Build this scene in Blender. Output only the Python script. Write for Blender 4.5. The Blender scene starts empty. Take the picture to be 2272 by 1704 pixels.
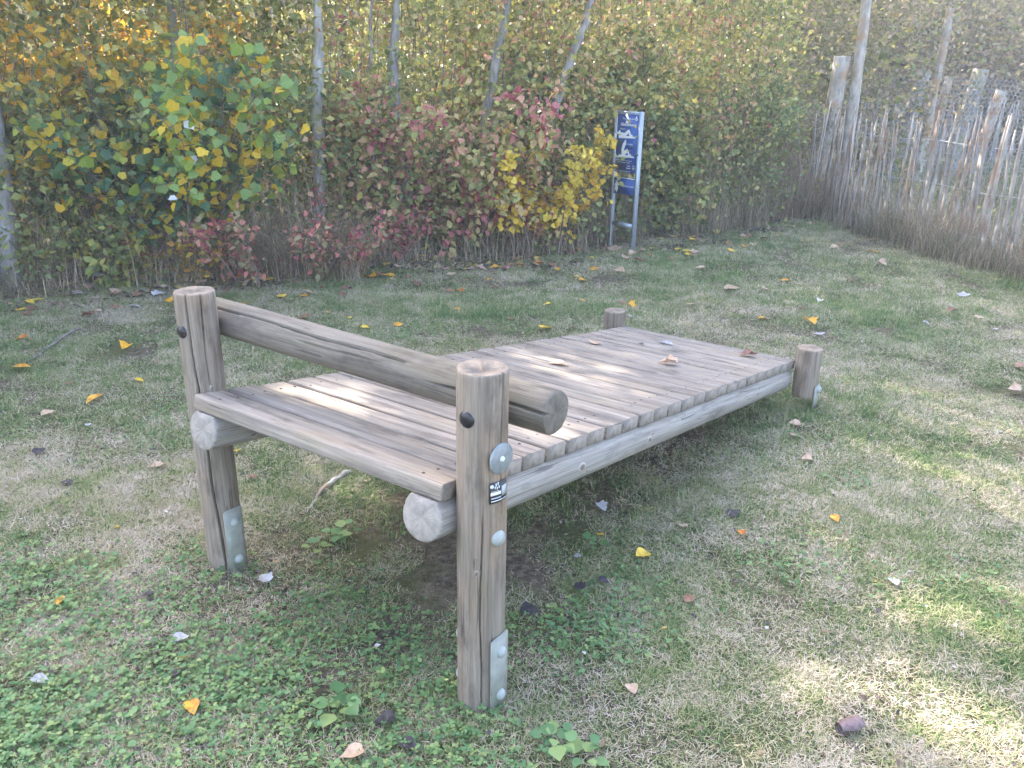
import bpy, math, random
import numpy as np
from mathutils import Vector, Matrix

R_ = math.radians
rng = np.random.default_rng(7)
random.seed(7)
scene = bpy.context.scene
COL = scene.collection

# ------------------------------------------------------------------ camera
CAMZ, PITCH, ROLL, FPX = 1.5479, R_(20.2055), R_(-0.9868), 1854.7
fwd = Vector((0, math.cos(PITCH), -math.sin(PITCH)))
up0 = Vector((0, math.sin(PITCH), math.cos(PITCH)))
rt0 = Vector((1, 0, 0))
rt = rt0 * math.cos(ROLL) - up0 * math.sin(ROLL)
up = rt0 * math.sin(ROLL) + up0 * math.cos(ROLL)
cam = bpy.data.cameras.new('camera')
cam.sensor_fit = 'HORIZONTAL'
cam.sensor_width = 36
cam.lens = 36 * FPX / 2272
cam.clip_start = 0.05
cam.clip_end = 2000
camo = bpy.data.objects.new('camera', cam)
COL.objects.link(camo)
camo.matrix_world = Matrix(((rt.x, up.x, -fwd.x, 0), (rt.y, up.y, -fwd.y, 0), (rt.z, up.z, -fwd.z, CAMZ), (0, 0, 0, 1)))
scene.camera = camo

# ------------------------------------------------------------------ light
SUN_EL, SUN_AZ = 36.0, -34.0          # azimuth from +Y towards +X
w = bpy.data.worlds.new('World')
scene.world = w
w.use_nodes = True
nt = w.node_tree
nt.nodes.clear()
sky = nt.nodes.new('ShaderNodeTexSky')
sky.sky_type = 'NISHITA'
sky.sun_disc = False
sky.sun_elevation = R_(SUN_EL)
sky.sun_rotation = R_(SUN_AZ)
sky.dust_density = 3.8
sky.air_density = 1.0
sky.ozone_density = 0.6
bg = nt.nodes.new('ShaderNodeBackground')
bg.inputs['Strength'].default_value = 0.15
wo = nt.nodes.new('ShaderNodeOutputWorld')
nt.links.new(sky.outputs[0], bg.inputs[0])
nt.links.new(bg.outputs[0], wo.inputs[0])
sl = bpy.data.lights.new('sun', 'SUN')
sl.energy = 2.6
sl.angle = R_(0.53)
sl.color = (1.0, 0.93, 0.82)
so = bpy.data.objects.new('sun', sl)
COL.objects.link(so)
SUN = Vector((math.sin(R_(SUN_AZ)) * math.cos(R_(SUN_EL)), math.cos(R_(SUN_AZ)) * math.cos(R_(SUN_EL)), math.sin(R_(SUN_EL))))
so.rotation_euler = SUN.to_track_quat('Z', 'Y').to_euler()
so.location = (-6, 10, 12)
vs = scene.view_settings
vs.view_transform = 'Standard'
vs.look = 'None'
vs.gamma = 1.0
vs.use_curve_mapping = False
vs.exposure = 3.2
scene.cycles.max_bounces = 6
scene.cycles.diffuse_bounces = 3
scene.cycles.transmission_bounces = 3
scene.cycles.transparent_max_bounces = 8

# ------------------------------------------------------------------ helpers
S = 2272 / 2212.0

def ray(px, py):
    X = (px * S - 1136) / FPX
    Y = -(py * S - 852) / FPX
    return fwd + rt * X + up * Y

def gnd(px, py, z=0.0):
    d = ray(px, py)
    t = (z - CAMZ) / d.z
    return Vector((d.x * t, d.y * t, z))

def at(px, py, dist_y):
    d = ray(px, py)
    t = dist_y / d.y
    return Vector((d.x * t, d.y * t, CAMZ + d.z * t))

def link(o, parent=None):
    COL.objects.link(o)
    if parent is not None:
        o.parent = parent
    return o

def tag(o, label=None, cat=None, group=None, kind=None):
    if label: o['label'] = label
    if cat: o['category'] = cat
    if group: o['group'] = group
    if kind: o['kind'] = kind
    return o

def empty(name, loc, rz=0.0):
    o = bpy.data.objects.new(name, None)
    o.empty_display_size = 0.1
    o.location = loc
    o.rotation_euler = (0, 0, rz)
    return link(o)

def np_mesh(name, V, polys, mat=None, rnd=None, smooth=False):
    """V (n,3); polys: list of (k,m) int arrays"""
    me = bpy.data.meshes.new(name)
    V = np.ascontiguousarray(V, dtype=np.float32)
    me.vertices.add(len(V))
    me.vertices.foreach_set('co', V.ravel())
    polys = [np.asarray(p, dtype=np.int32) for p in polys if len(p)]
    loops = np.concatenate([p.ravel() for p in polys])
    sizes = np.concatenate([np.full(len(p), p.shape[1], dtype=np.int32) for p in polys])
    starts = np.concatenate([[0], np.cumsum(sizes)[:-1]]).astype(np.int32)
    me.loops.add(len(loops))
    me.loops.foreach_set('vertex_index', loops)
    me.polygons.add(len(sizes))
    me.polygons.foreach_set('loop_start', starts)
    me.polygons.foreach_set('loop_total', sizes)
    if smooth:
        me.polygons.foreach_set('use_smooth', np.ones(len(sizes), dtype=bool))
    me.update(calc_edges=True)
    if rnd is not None:
        a = me.attributes.new('rnd', 'FLOAT', 'POINT')
        a.data.foreach_set('value', np.ascontiguousarray(rnd, dtype=np.float32))
    me.validate()
    if mat: me.materials.append(mat)
    return me

def obj(name, me, parent=None, mat4=None):
    o = bpy.data.objects.new(name, me)
    link(o, parent)
    if mat4 is not None: o.matrix_basis = mat4
    return o

class Buf:
    def __init__(s):
        s.V, s.P, s.R, s.n = [], {}, [], 0
    def add(s, V, polys, rnd=0.5):
        V = np.asarray(V, float)
        for p in polys:
            p = np.asarray(p, int)
            if len(p): s.P.setdefault(p.shape[1], []).append(p + s.n)
        s.V.append(V)
        s.R.append(np.full(len(V), rnd, float) if np.isscalar(rnd) else np.asarray(rnd, float))
        s.n += len(V)
    def box(s, c, h, M=None, rnd=0.5):
        c = np.array(c); h = np.array(h)
        v = np.array([[x, y, z] for x in (-1, 1) for y in (-1, 1) for z in (-1, 1)], float) * h + c
        if M is not None: v = v @ np.array(M).T
        s.add(v, [[[0, 1, 3, 2], [4, 6, 7, 5], [0, 4, 5, 1], [2, 3, 7, 6], [0, 2, 6, 4], [1, 5, 7, 3]]], rnd)
    def tube(s, pts, rad, sides=5, rnd=0.5, cap=True):
        pts = np.asarray(pts, float); n = len(pts)
        rad = np.full(n, rad) if np.isscalar(rad) else np.asarray(rad, float)
        T = np.gradient(pts, axis=0)
        T /= np.linalg.norm(T, axis=1)[:, None] + 1e-9
        ref = np.array([0.3, 0.9, 0.1]) if abs(T[0, 2]) > 0.7 else np.array([0.0, 0.1, 1.0])
        A = np.cross(T, ref); A /= np.linalg.norm(A, axis=1)[:, None] + 1e-9
        B = np.cross(T, A)
        th = np.arange(sides) * 2 * math.pi / sides
        V = pts[:, None, :] + rad[:, None, None] * (np.cos(th)[None, :, None] * A[:, None, :] + np.sin(th)[None, :, None] * B[:, None, :])
        i = np.arange(n - 1)[:, None]; j = np.arange(sides)[None, :]; k = (j + 1) % sides
        q = np.stack([i * sides + j, i * sides + k, (i + 1) * sides + k, (i + 1) * sides + j], -1).reshape(-1, 4)
        P = [q]
        if cap:
            P.append([list(range(sides))]); P.append([[(n - 1) * sides + x for x in range(sides)]])
        s.add(V.reshape(-1, 3), P, rnd)
    def mesh(s, name, mat=None, smooth=False):
        return np_mesh(name, np.concatenate(s.V), [np.concatenate(v) for v in s.P.values()], mat, np.concatenate(s.R), smooth)

# leaf templates (base at 0, tip at +Y, unit length)
def T_rhomb():
    V = np.array([[0, 0, 0], [-.36, .45, .10], [0, 1, -.06], [.36, .45, .10]])
    return V, np.array([[0, 3, 2], [0, 2, 1]])
def T_ovate():
    V = np.array([[0, 0, 0], [-.27, .22, .07], [-.33, .5, .09], [-.18, .8, .02], [0, 1.05, -.1], [.18, .8, .02], [.33, .5, .09], [.27, .22, .07], [0, .5, 0]])
    return V, np.array([[8, 0, 7], [8, 7, 6], [8, 6, 5], [8, 5, 4], [8, 4, 3], [8, 3, 2], [8, 2, 1], [8, 1, 0]])
def T_maple(curl=.12):
    a = [(0, 0), (.2, -.03), (.42, .04), (.43, .22), (.60, .46), (.40, .56), (.27, .76), (0, 1.0), (-.27, .76), (-.36, .57), (-.58, .48), (-.44, .24), (-.44, .02), (-.2, -.02)]
    V = [[x, y, curl * (abs(x) ** 1.3) * 2 - curl * y * y] for x, y in a] + [[0, .36, -.02]]
    n = len(a)
    return np.array(V), np.array([[n, i, (i + 1) % n] for i in range(n)])

def T_heart():
    a = [(0, .03), (.14, -.04), (.30, .02), (.40, .14), (.44, .28), (.41, .42), (.34, .55), (.27, .64), (.20, .76), (.10, .88), (0, 1.02)]
    a = a + [(-x, y) for x, y in a[-2:0:-1]]
    V = [[x, y, .16 * abs(x) - .05 * (y - .4) ** 2] for x, y in a]
    inner = [(0, .2), (0, .42), (0, .64)]
    V += [[x, y, -.02] for x, y in inner]
    n = len(a); F = []
    def near(y): return n + (0 if y < .3 else 1 if y < .56 else 2)
    for i in range(n):
        j = (i + 1) % n
        c = near((a[i][1] + a[j][1]) / 2)
        F.append([c, i, j])
        ci, cj = near(a[i][1]), None
    ring = [near((a[i][1] + a[(i + 1) % n][1]) / 2) for i in range(n)]
    for i in range(n):
        c0, c1 = ring[i - 1], ring[i]
        if c0 != c1: F.append([c0, i, c1])
    return np.array(V), np.array(F)

def basis_from(dirs, nrm):
    """rows: leaf Y axis dirs, normal hints"""
    y = dirs / (np.linalg.norm(dirs, axis=1)[:, None] + 1e-9)
    x = np.cross(y, nrm); x /= np.linalg.norm(x, axis=1)[:, None] + 1e-9
    z = np.cross(x, y)
    return x, y, z

def leaves(buf, pos, size, tmpl, dirs=None, nrm=None, rnd=None, droop=.5, flat=.6, g=rng):
    V, F = tmpl
    n = len(pos)
    if n == 0: return
    if dirs is None:
        dirs = g.normal(size=(n, 3)); dirs[:, 2] = dirs[:, 2] * .5 - droop
    if nrm is None:
        nrm = g.normal(size=(n, 3)) * (1 - flat); nrm[:, 2] += flat
    x, y, z = basis_from(dirs, nrm)
    size = np.broadcast_to(size, (n,))
    W = pos[:, None, :] + size[:, None, None] * (V[None, :, 0:1] * x[:, None, :] + V[None, :, 1:2] * y[:, None, :] + V[None, :, 2:3] * z[:, None, :])
    Fi = (F[None] + (np.arange(n) * len(V))[:, None, None]).reshape(-1, 3)
    if rnd is None: rnd = g.random(n)
    buf.add(W.reshape(-1, 3), [Fi], np.repeat(rnd, len(V)))

# ------------------------------------------------------------------ materials
def new_mat(name):
    m = bpy.data.materials.new(name); m.use_nodes = True
    m.node_tree.nodes.clear()
    return m, m.node_tree

def N(t, typ, **kw):
    n = t.nodes.new(typ)
    for k, v in kw.items():
        if k in ('data_type', 'operation', 'blend_type', 'attribute_name', 'attribute_type', 'noise_dimensions', 'feature', 'wave_type', 'bands_direction', 'interpolation', 'distance'):
            setattr(n, k, v)
        else:
            n.inputs[k.replace('_', ' ')].default_value = v
    return n

def ramp(t, src, stops, interp='LINEAR'):
    r = t.nodes.new('ShaderNodeValToRGB')
    r.color_ramp.interpolation = interp
    e = r.color_ramp.elements
    e[0].position, e[0].color = stops[0][0], (*stops[0][1], 1)
    e[1].position, e[1].color = stops[-1][0], (*stops[-1][1], 1)
    for p, c in stops[1:-1]:
        q = e.new(p); q.color = (*c, 1)
    t.links.new(src, r.inputs[0])
    return r

def mixc(t, fac, a, b, mode='MIX'):
    m = t.nodes.new('ShaderNodeMix'); m.data_type = 'RGBA'; m.blend_type = mode
    for s_, v in ((m.inputs[0], fac), (m.inputs[6], a), (m.inputs[7], b)):
        if hasattr(v, 'is_output') or hasattr(v, 'links') and not isinstance(v, (int, float, tuple)):
            t.links.new(v, s_)
        else:
            s_.default_value = v if isinstance(v, (int, float)) else (*v, 1)
    return m.outputs[2]

def math_(t, op, a, b=None, clamp=False):
    m = t.nodes.new('ShaderNodeMath'); m.operation = op; m.use_clamp = clamp
    for i, v in enumerate((a, b)):
        if v is None: continue
        if isinstance(v, (int, float)): m.inputs[i].default_value = v
        else: t.links.new(v, m.inputs[i])
    return m.outputs[0]

def noise(t, vec, scale, detail=3, rough=.55, vscale=None):
    if vscale is not None:
        mp = t.nodes.new('ShaderNodeMapping'); mp.inputs['Scale'].default_value = vscale
        t.links.new(vec, mp.inputs[0]); vec = mp.outputs[0]
    n = t.nodes.new('ShaderNodeTexNoise')
    n.inputs['Scale'].default_value = scale; n.inputs['Detail'].default_value = detail; n.inputs['Roughness'].default_value = rough
    t.links.new(vec, n.inputs['Vector'])
    return n.outputs[0]

def finish(t, col, rough=.7, bump=None, bstr=.3, bdist=.002, trans=None, spec=.3, metal=0.0):
    p = t.nodes.new('ShaderNodeBsdfPrincipled')
    if isinstance(col, tuple): p.inputs['Base Color'].default_value = (*col, 1)
    else: t.links.new(col, p.inputs['Base Color'])
    if isinstance(rough, (int, float)): p.inputs['Roughness'].default_value = rough
    else: t.links.new(rough, p.inputs['Roughness'])
    p.inputs['Specular IOR Level'].default_value = spec
    p.inputs['Metallic'].default_value = metal
    out = t.nodes.new('ShaderNodeOutputMaterial')
    sh = p.outputs[0]
    if bump is not None:
        b = t.nodes.new('ShaderNodeBump'); b.inputs['Strength'].default_value = bstr; b.inputs['Distance'].default_value = bdist
        t.links.new(bump, b.inputs['Height']); t.links.new(b.outputs[0], p.inputs['Normal'])
    if trans:
        tr = t.nodes.new('ShaderNodeBsdfTranslucent')
        if isinstance(col, tuple): tr.inputs[0].default_value = (*col, 1)
        else: t.links.new(col, tr.inputs[0])
        mx = t.nodes.new('ShaderNodeMixShader'); mx.inputs[0].default_value = trans
        t.links.new(sh, mx.inputs[1]); t.links.new(tr.outputs[0], mx.inputs[2]); sh = mx.outputs[0]
    t.links.new(sh, out.inputs[0])

def leaf_mat(name, stops, trans=.4, var=.35, rough=.5):
    m, t = new_mat(name)
    a = t.nodes.new('ShaderNodeAttribute'); a.attribute_name = 'rnd'
    geo = t.nodes.new('ShaderNodeNewGeometry')
    nz = noise(t, geo.outputs['Position'], 1.3, 2)
    v = math_(t, 'ADD', a.outputs['Fac'], math_(t, 'MULTIPLY', math_(t, 'SUBTRACT', nz, .5), 1.3), True)
    r = ramp(t, v, stops)
    n2 = noise(t, geo.outputs['Position'], 60, 2)
    c = mixc(t, 1.0, r.outputs[0], ramp(t, n2, [(.3, (1 - var,) * 3), (.7, (1.0, 1.0, 1.0))]).outputs[0], 'MULTIPLY')
    finish(t, c, rough, trans=trans, spec=.35)
    return m

def bark_mat(name, c1, c2, c3=None):
    m, t = new_mat(name)
    geo = t.nodes.new('ShaderNodeNewGeometry')
    n1 = noise(t, geo.outputs['Position'], 18, 4, .6, (1, 1, .35))
    n2 = noise(t, geo.outputs['Position'], 3, 3)
    c = ramp(t, n1, [(.35, c1), (.65, c2)]).outputs[0]
    if c3: c = mixc(t, ramp(t, n2, [(.5, (0, 0, 0)), (.62, (1, 1, 1))]).outputs[0], c, c3)
    finish(t, c, .9, bump=n1, bstr=.6, bdist=.01)
    return m

def wood_mat(name, dark, light, warm, moss=.25, warmamt=.4):
    m, t = new_mat(name)
    tc = t.nodes.new('ShaderNodeTexCoord')
    oi = t.nodes.new('ShaderNodeObjectInfo')
    ofs = t.nodes.new('ShaderNodeVectorMath'); ofs.operation = 'SCALE'
    cb = t.nodes.new('ShaderNodeCombineXYZ')
    for i in range(3): t.links.new(oi.outputs['Random'], cb.inputs[i])
    t.links.new(cb.outputs[0], ofs.inputs[0]); ofs.inputs['Scale'].default_value = 37.0
    add = t.nodes.new('ShaderNodeVectorMath'); add.operation = 'ADD'
    t.links.new(tc.outputs['Object'], add.inputs[0]); t.links.new(ofs.outputs[0], add.inputs[1])
    P = add.outputs[0]
    g1 = noise(t, P, 1, 5, .62, (55, 55, 2.2))
    g2 = noise(t, P, 1, 3, .6, (230, 230, 7))
    patch = noise(t, P, 1, 3, .6, (9, 9, 2.6))
    patch2 = noise(t, P, 1, 4, .65, (14, 14, 4.5))
    c = ramp(t, g1, [(.22, dark), (.5, tuple((a + b) / 2 for a, b in zip(dark, light))), (.78, light)]).outputs[0]
    c = mixc(t, 1.0, c, ramp(t, oi.outputs['Random'], [(0, (.82,) * 3), (1, (1.08,) * 3)]).outputs[0], 'MULTIPLY')
    c = mixc(t, ramp(t, patch, [(.48, (0, 0, 0)), (.7, (warmamt,) * 3)]).outputs[0], c, warm)
    c = mixc(t, ramp(t, patch2, [(.55, (0, 0, 0)), (.75, (moss,) * 3)]).outputs[0], c, (.17, .17, .11))
    c = mixc(t, ramp(t, patch2, [(.30, (.75,) * 3), (.47, (0, 0, 0))]).outputs[0], c, tuple(x * .6 for x in dark))
    c = mixc(t, .85, c, ramp(t, g2, [(.3, (.72,) * 3), (.6, (1.08, 1.08, 1.08))]).outputs[0], 'MULTIPLY')
    # drying checks: thin dark lines along the grain
    ck = noise(t, P, 1, 2, .5, (26, 26, .8))
    ckm = math_(t, 'LESS_THAN', math_(t, 'ABSOLUTE', math_(t, 'SUBTRACT', ck, .47)), .0055)
    gate = math_(t, 'GREATER_THAN', noise(t, P, 1, 1, .5, (5, 5, 2.2)), .52)
    ckm = math_(t, 'MULTIPLY', ckm, gate)
    c = mixc(t, math_(t, 'MULTIPLY', ckm, .6), c, (.06, .05, .043))
    # knots
    vo = t.nodes.new('ShaderNodeTexVoronoi'); vo.inputs['Scale'].default_value = 1.0
    mp = t.nodes.new('ShaderNodeMapping'); mp.inputs['Scale'].default_value = (6.5, 6.5, 2.1)
    t.links.new(P, mp.inputs[0]); t.links.new(mp.outputs[0], vo.inputs['Vector'])
    kn = ramp(t, vo.outputs['Distance'], [(.03, (.75,) * 3), (.055, (.2,) * 3), (.065, (.4,) * 3), (.10, (0, 0, 0))]).outputs[0]
    c = mixc(t, kn, c, (.10, .078, .066))
    # end grain
    sx = t.nodes.new('ShaderNodeSeparateXYZ'); t.links.new(tc.outputs['Normal'], sx.inputs[0])
    endm = math_(t, 'GREATER_THAN', math_(t, 'ABSOLUTE', sx.outputs[2]), .75)
    flat = t.nodes.new('ShaderNodeMapping'); flat.inputs['Scale'].default_value = (1, 1, 0)
    t.links.new(tc.outputs['Object'], flat.inputs[0])
    ln = t.nodes.new('ShaderNodeVectorMath'); ln.operation = 'LENGTH'
    t.links.new(flat.outputs[0], ln.inputs[0])
    en = noise(t, flat.outputs[0], 28, 4)
    rings = math_(t, 'SINE', math_(t, 'ADD', math_(t, 'MULTIPLY', ln.outputs['Value'], 620.0), math_(t, 'MULTIPLY', en, 16.0)))
    ec = ramp(t, math_(t, 'ADD', math_(t, 'MULTIPLY', rings, .07), en), [(.2, tuple((x * .65 + y * .35) for x, y in zip(dark, light))), (.75, tuple(x * .78 for x in light))]).outputs[0]
    e2 = noise(t, flat.outputs[0], 17, 1.5)
    ec = mixc(t, math_(t, 'LESS_THAN', math_(t, 'ABSOLUTE', math_(t, 'SUBTRACT', e2, .5)), .0025), ec, tuple(x * .8 for x in dark))
    ec = mixc(t, .55, ec, ramp(t, noise(t, flat.outputs[0], 35, 4), [(.35, tuple(x * .8 for x in dark)), (.6, tuple(x * f_ for x, f_ in zip(light, (.82, .78, .74))))]).outputs[0])
    c = mixc(t, endm, c, ec)
    b = math_(t, 'ADD', math_(t, 'MULTIPLY', g1, .7), math_(t, 'MULTIPLY', g2, .3))
    b = math_(t, 'SUBTRACT', b, math_(t, 'MULTIPLY', ckm, .8))
    b = math_(t, 'MULTIPLY', b, math_(t, 'SUBTRACT', 1.0, endm))
    b = math_(t, 'ADD', b, math_(t, 'MULTIPLY', math_(t, 'MULTIPLY', en, endm), .2))
    finish(t, c, .78, bump=b, bstr=.55, bdist=.004, spec=.25)
    return m

def plain(name, col, rough=.6, metal=0.0, nscale=40, var=.15, spec=.4):
    m, t = new_mat(name)
    tc = t.nodes.new('ShaderNodeTexCoord')
    n = noise(t, tc.outputs['Object'], nscale, 3)
    c = mixc(t, 1.0, col, ramp(t, n, [(.3, (1 - var,) * 3), (.7, (1.0,) * 3)]).outputs[0], 'MULTIPLY')
    finish(t, c, rough, bump=n, bstr=.15, bdist=.001, metal=metal, spec=spec)
    return m

M_deck = wood_mat('weathered_plank', (.12, .098, .085), (.36, .31, .265), (.33, .25, .17), moss=.35, warmamt=.45)
M_post = wood_mat('weathered_post', (.145, .112, .088), (.34, .28, .225), (.30, .20, .125), moss=.35, warmamt=.6)
M_rail = wood_mat('weathered_rail', (.21, .18, .16), (.42, .38, .345), (.34, .27, .20), moss=.15, warmamt=.3)
M_log = wood_mat('weathered_log', (.10, .085, .072), (.24, .21, .175), (.17, .14, .09), moss=.7, warmamt=.6)
M_shoe = plain('painted_steel', (.30, .30, .26), .6, nscale=30, var=.3)
M_zinc = plain('zinc', (.32, .34, .355), .5, metal=.4, nscale=50, var=.3)
M_bolt = plain('bolt_cap_grey', (.33, .345, .325), .5)
M_black = plain('black_plastic', (.015, .014, .018), .35, spec=.5)
M_rust = plain('screw_head', (.05, .04, .035), .5, metal=.3)
M_white = plain('white_print', (.75, .77, .78), .5, var=.05)
M_lblk = plain('label_black', (.03, .03, .032), .4)
M_lgry = plain('label_grey', (.45, .47, .5), .4)
M_blue = plain('sign_blue', (.022, .075, .28), .4, var=.1, nscale=8)
M_alu = plain('sign_aluminium', (.42, .47, .55), .4, metal=.35)
M_pale = plain('pale_edge', (.7, .74, .78), .4)

# ------------------------------------------------------------------ ground
BX, BY, BZ = -0.1627, 1.7635, 0.642        # bench: front right deck corner
YAW, SLOPE = R_(-35.3717), R_(-8.5208)
DW, DL = 0.9656, 2.7773
U = Vector((-math.sin(YAW), math.cos(YAW), 0))
Vv = Vector((U.y, -U.x, 0))
US = U * math.cos(SLOPE) + Vector((0, 0, math.sin(SLOPE)))
NS = Vv.cross(US)

def hnoise(x, y):
    return (.012 * np.sin(x * 1.7 + 1.3) * np.cos(y * 1.3) + .008 * np.sin(x * 4.1 + y * 3.3) + .004 * np.sin(x * 11 + 2 * np.sin(y * 7)) * np.cos(y * 9.5))

xs = np.concatenate([np.linspace(-400, -12, 14), np.linspace(-11, 14, 260), np.linspace(16, 400, 14)])
ys = np.concatenate([np.linspace(-300, -3, 10), np.linspace(-2, 20, 240), np.linspace(22, 500, 16)])
gx, gy = np.meshgrid(xs, ys, indexing='xy')
gz = hnoise(gx, gy)
far = np.clip((np.abs(gx) - 11) / 20, 0, 1) + np.clip((gy - 19) / 20, 0, 1)
gz = np.where(far > 0, 0, gz)
nx, ny = len(xs), len(ys)
ii, jj = np.meshgrid(np.arange(ny - 1), np.arange(nx - 1), indexing='ij')
q = np.stack([ii * nx + jj, ii * nx + jj + 1, (ii + 1) * nx + jj + 1, (ii + 1) * nx + jj], -1).reshape(-1, 4)
m, t = new_mat('lawn_soil')
geo = t.nodes.new('ShaderNodeNewGeometry')
P = geo.outputs['Position']
a1 = noise(t, P, 2.2, 4); a2 = noise(t, P, 40, 4); a3 = noise(t, P, 160, 3); a4 = noise(t, P, 6, 3)
c = ramp(t, a2, [(.3, (.055, .042, .032)), (.5, (.12, .095, .07)), (.7, (.20, .165, .115))]).outputs[0]
c = mixc(t, ramp(t, a1, [(.45, (0, 0, 0)), (.6, (.7,) * 3)]).outputs[0], c, (.085, .10, .035))
c = mixc(t, ramp(t, a4, [(.55, (0, 0, 0)), (.7, (.6,) * 3)]).outputs[0], c, (.20, .155, .11))
c = mixc(t, .8, c, ramp(t, a3, [(.3, (.55,) * 3), (.65, (1.15,) * 3)]).outputs[0], 'MULTIPLY')
finish(t, c, .95, bump=math_(t, 'ADD', a2, math_(t, 'MULTIPLY', a3, .5)), bstr=.9, bdist=.015, spec=.1)
M_ground = m
g = obj('ground', np_mesh('ground', np.stack([gx, gy, gz], -1).reshape(-1, 3), [q], M_ground, smooth=True))
tag(g, 'worn lawn soil with thatch and moss', kind='structure')

# wood edge (front line of the thicket) as polyline x -> y
EX = np.array([-14, -6, -3.6, -2.62, -1.26, -0.05, 0.9, 1.6, 2.6, 3.5, 3.75])
EY = np.array([2.0, 4.2, 5.9, 6.55, 7.25, 7.75, 8.15, 8.75, 9.6, 10.4, 10.5])
def edge_y(x):
    return np.interp(x, EX, EY)
# fence line: corner (3.69,10.24) -> (4.42,7.24)
FC, FE = np.array([3.69, 10.24]), np.array([4.42, 7.24])
def lawn_mask(x, y):
    """1 on lawn, 0 inside thicket/fence"""
    d = edge_y(x) - y
    fx = FC[0] + (FE[0] - FC[0]) * (FC[1] - y) / (FC[1] - FE[1])
    d2 = np.where(y < 12, fx - x, 1)
    return np.clip(d / .5 + .3, 0, 1) * np.where(x > 3.0, np.clip(d2 / .25, 0, 1), 1)

# ------------------------------------------------------------------ grass (instanced tufts, one stuff object)
def patch_grass(seed, n, r, hmin, hmax, lay, straw):
    g = np.random.default_rng(seed)
    b = Buf()
    ang = g.random(n) * 2 * np.pi; rr = r * np.sqrt(g.random(n))
    base = np.stack([rr * np.cos(ang), rr * np.sin(ang), np.full(n, -.004)], -1)
    L = g.uniform(hmin, hmax, n) * np.where(g.random(n) < .06, 1.7, 1.0)
    az = g.random(n) * 2 * np.pi
    isst = g.random(n) < straw
    tilt = np.where(isst, g.uniform(1.0, 1.52, n), g.uniform(.1, lay, n))
    wd = np.where(isst, g.uniform(.0006, .0012, n), g.uniform(.0008, .0019, n))
    d = np.stack([np.cos(az) * np.sin(tilt), np.sin(az) * np.sin(tilt), np.cos(tilt)], -1)
    tilt2 = np.minimum(tilt + g.uniform(.02, .35, n), 1.62)
    d2 = np.stack([np.cos(az) * np.sin(tilt2), np.sin(az) * np.sin(tilt2), np.cos(tilt2)], -1)
    side = np.stack([-np.sin(az), np.cos(az), np.zeros(n)], -1) * wd[:, None]
    z0 = np.where(isst, g.uniform(.002, .016, n), -.004)
    base[:, 2] = z0
    mid = base + d * (L * .55)[:, None]
    tip = mid + d2 * (L * .45)[:, None]
    V = np.stack([base - side, base + side, mid + side * .8, mid - side * .8, tip], 1).reshape(-1, 3)
    k = np.arange(n) * 5
    rnd = np.where(isst, g.uniform(.62, 1, n), g.uniform(0, .6, n))
    b.add(V, [np.stack([k, k + 1, k + 2, k + 3], -1), np.stack([k + 3, k + 2, k + 4], -1)], np.repeat(rnd, 5))
    return b

def patch_clover(seed, n, r, s0, s1, trif=True):
    g = np.random.default_rng(seed)
    b = Buf()
    ang = g.random(n) * 2 * np.pi; rr = r * np.sqrt(g.random(n))
    z = g.uniform(.008, .03, n)
    base = np.stack([rr * np.cos(ang), rr * np.sin(ang), z], -1)
    tm = (np.array([[0, 0, 0], [-.33, .35, .05], [-.36, .75, .05], [0, 1, 0], [.36, .75, .05], [.33, .35, .05]]), np.array([[0, 5, 4], [0, 4, 3], [0, 3, 2], [0, 2, 1]]))
    az0 = g.random(n) * 6.28
    rn = g.uniform(0, .55, n)
    sz = g.uniform(s0, s1, n)
    for k in range(3 if trif else 1):
        az = az0 + k * 2.094
        d = np.stack([np.cos(az), np.sin(az), g.uniform(-.1, .35, n)], -1)
        nr = np.stack([g.normal(0, .25, n), g.normal(0, .25, n), np.ones(n)], -1)
        leaves(b, base, sz, tm, d, nr, rn, g=g)
    return b

M_grass, t = new_mat('grass_blades')
a = t.nodes.new('ShaderNodeAttribute'); a.attribute_name = 'rnd'
geo = t.nodes.new('ShaderNodeNewGeometry')
p1 = noise(t, geo.outputs['Position'], 1.6, 4); p2 = noise(t, geo.outputs['Position'], 7, 3)
dry = math_(t, 'ADD', math_(t, 'MULTIPLY', math_(t, 'SUBTRACT', p1, .535), 1.1), math_(t, 'MULTIPLY', math_(t, 'SUBTRACT', p2, .5), 1.3))
v = math_(t, 'ADD', a.outputs['Fac'], dry, True)
r = ramp(t, v, [(0, (.09, .17, .06)), (.25, (.16, .25, .08)), (.42, (.25, .30, .11)), (.58, (.36, .34, .17)), (.78, (.47, .39, .28)), (1, (.58, .49, .40))])
finish(t, r.outputs[0], .55, trans=.3, spec=.3)
M_clover, t = new_mat('clover_leaves')
a = t.nodes.new('ShaderNodeAttribute'); a.attribute_name = 'rnd'
r = ramp(t, a.outputs['Fac'], [(0, (.08, .17, .07)), (.35, (.15, .26, .10)), (.6, (.27, .33, .11)), (1, (.3, .3, .1))])
finish(t, r.outputs[0], .5, trans=.3, spec=.35)

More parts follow.
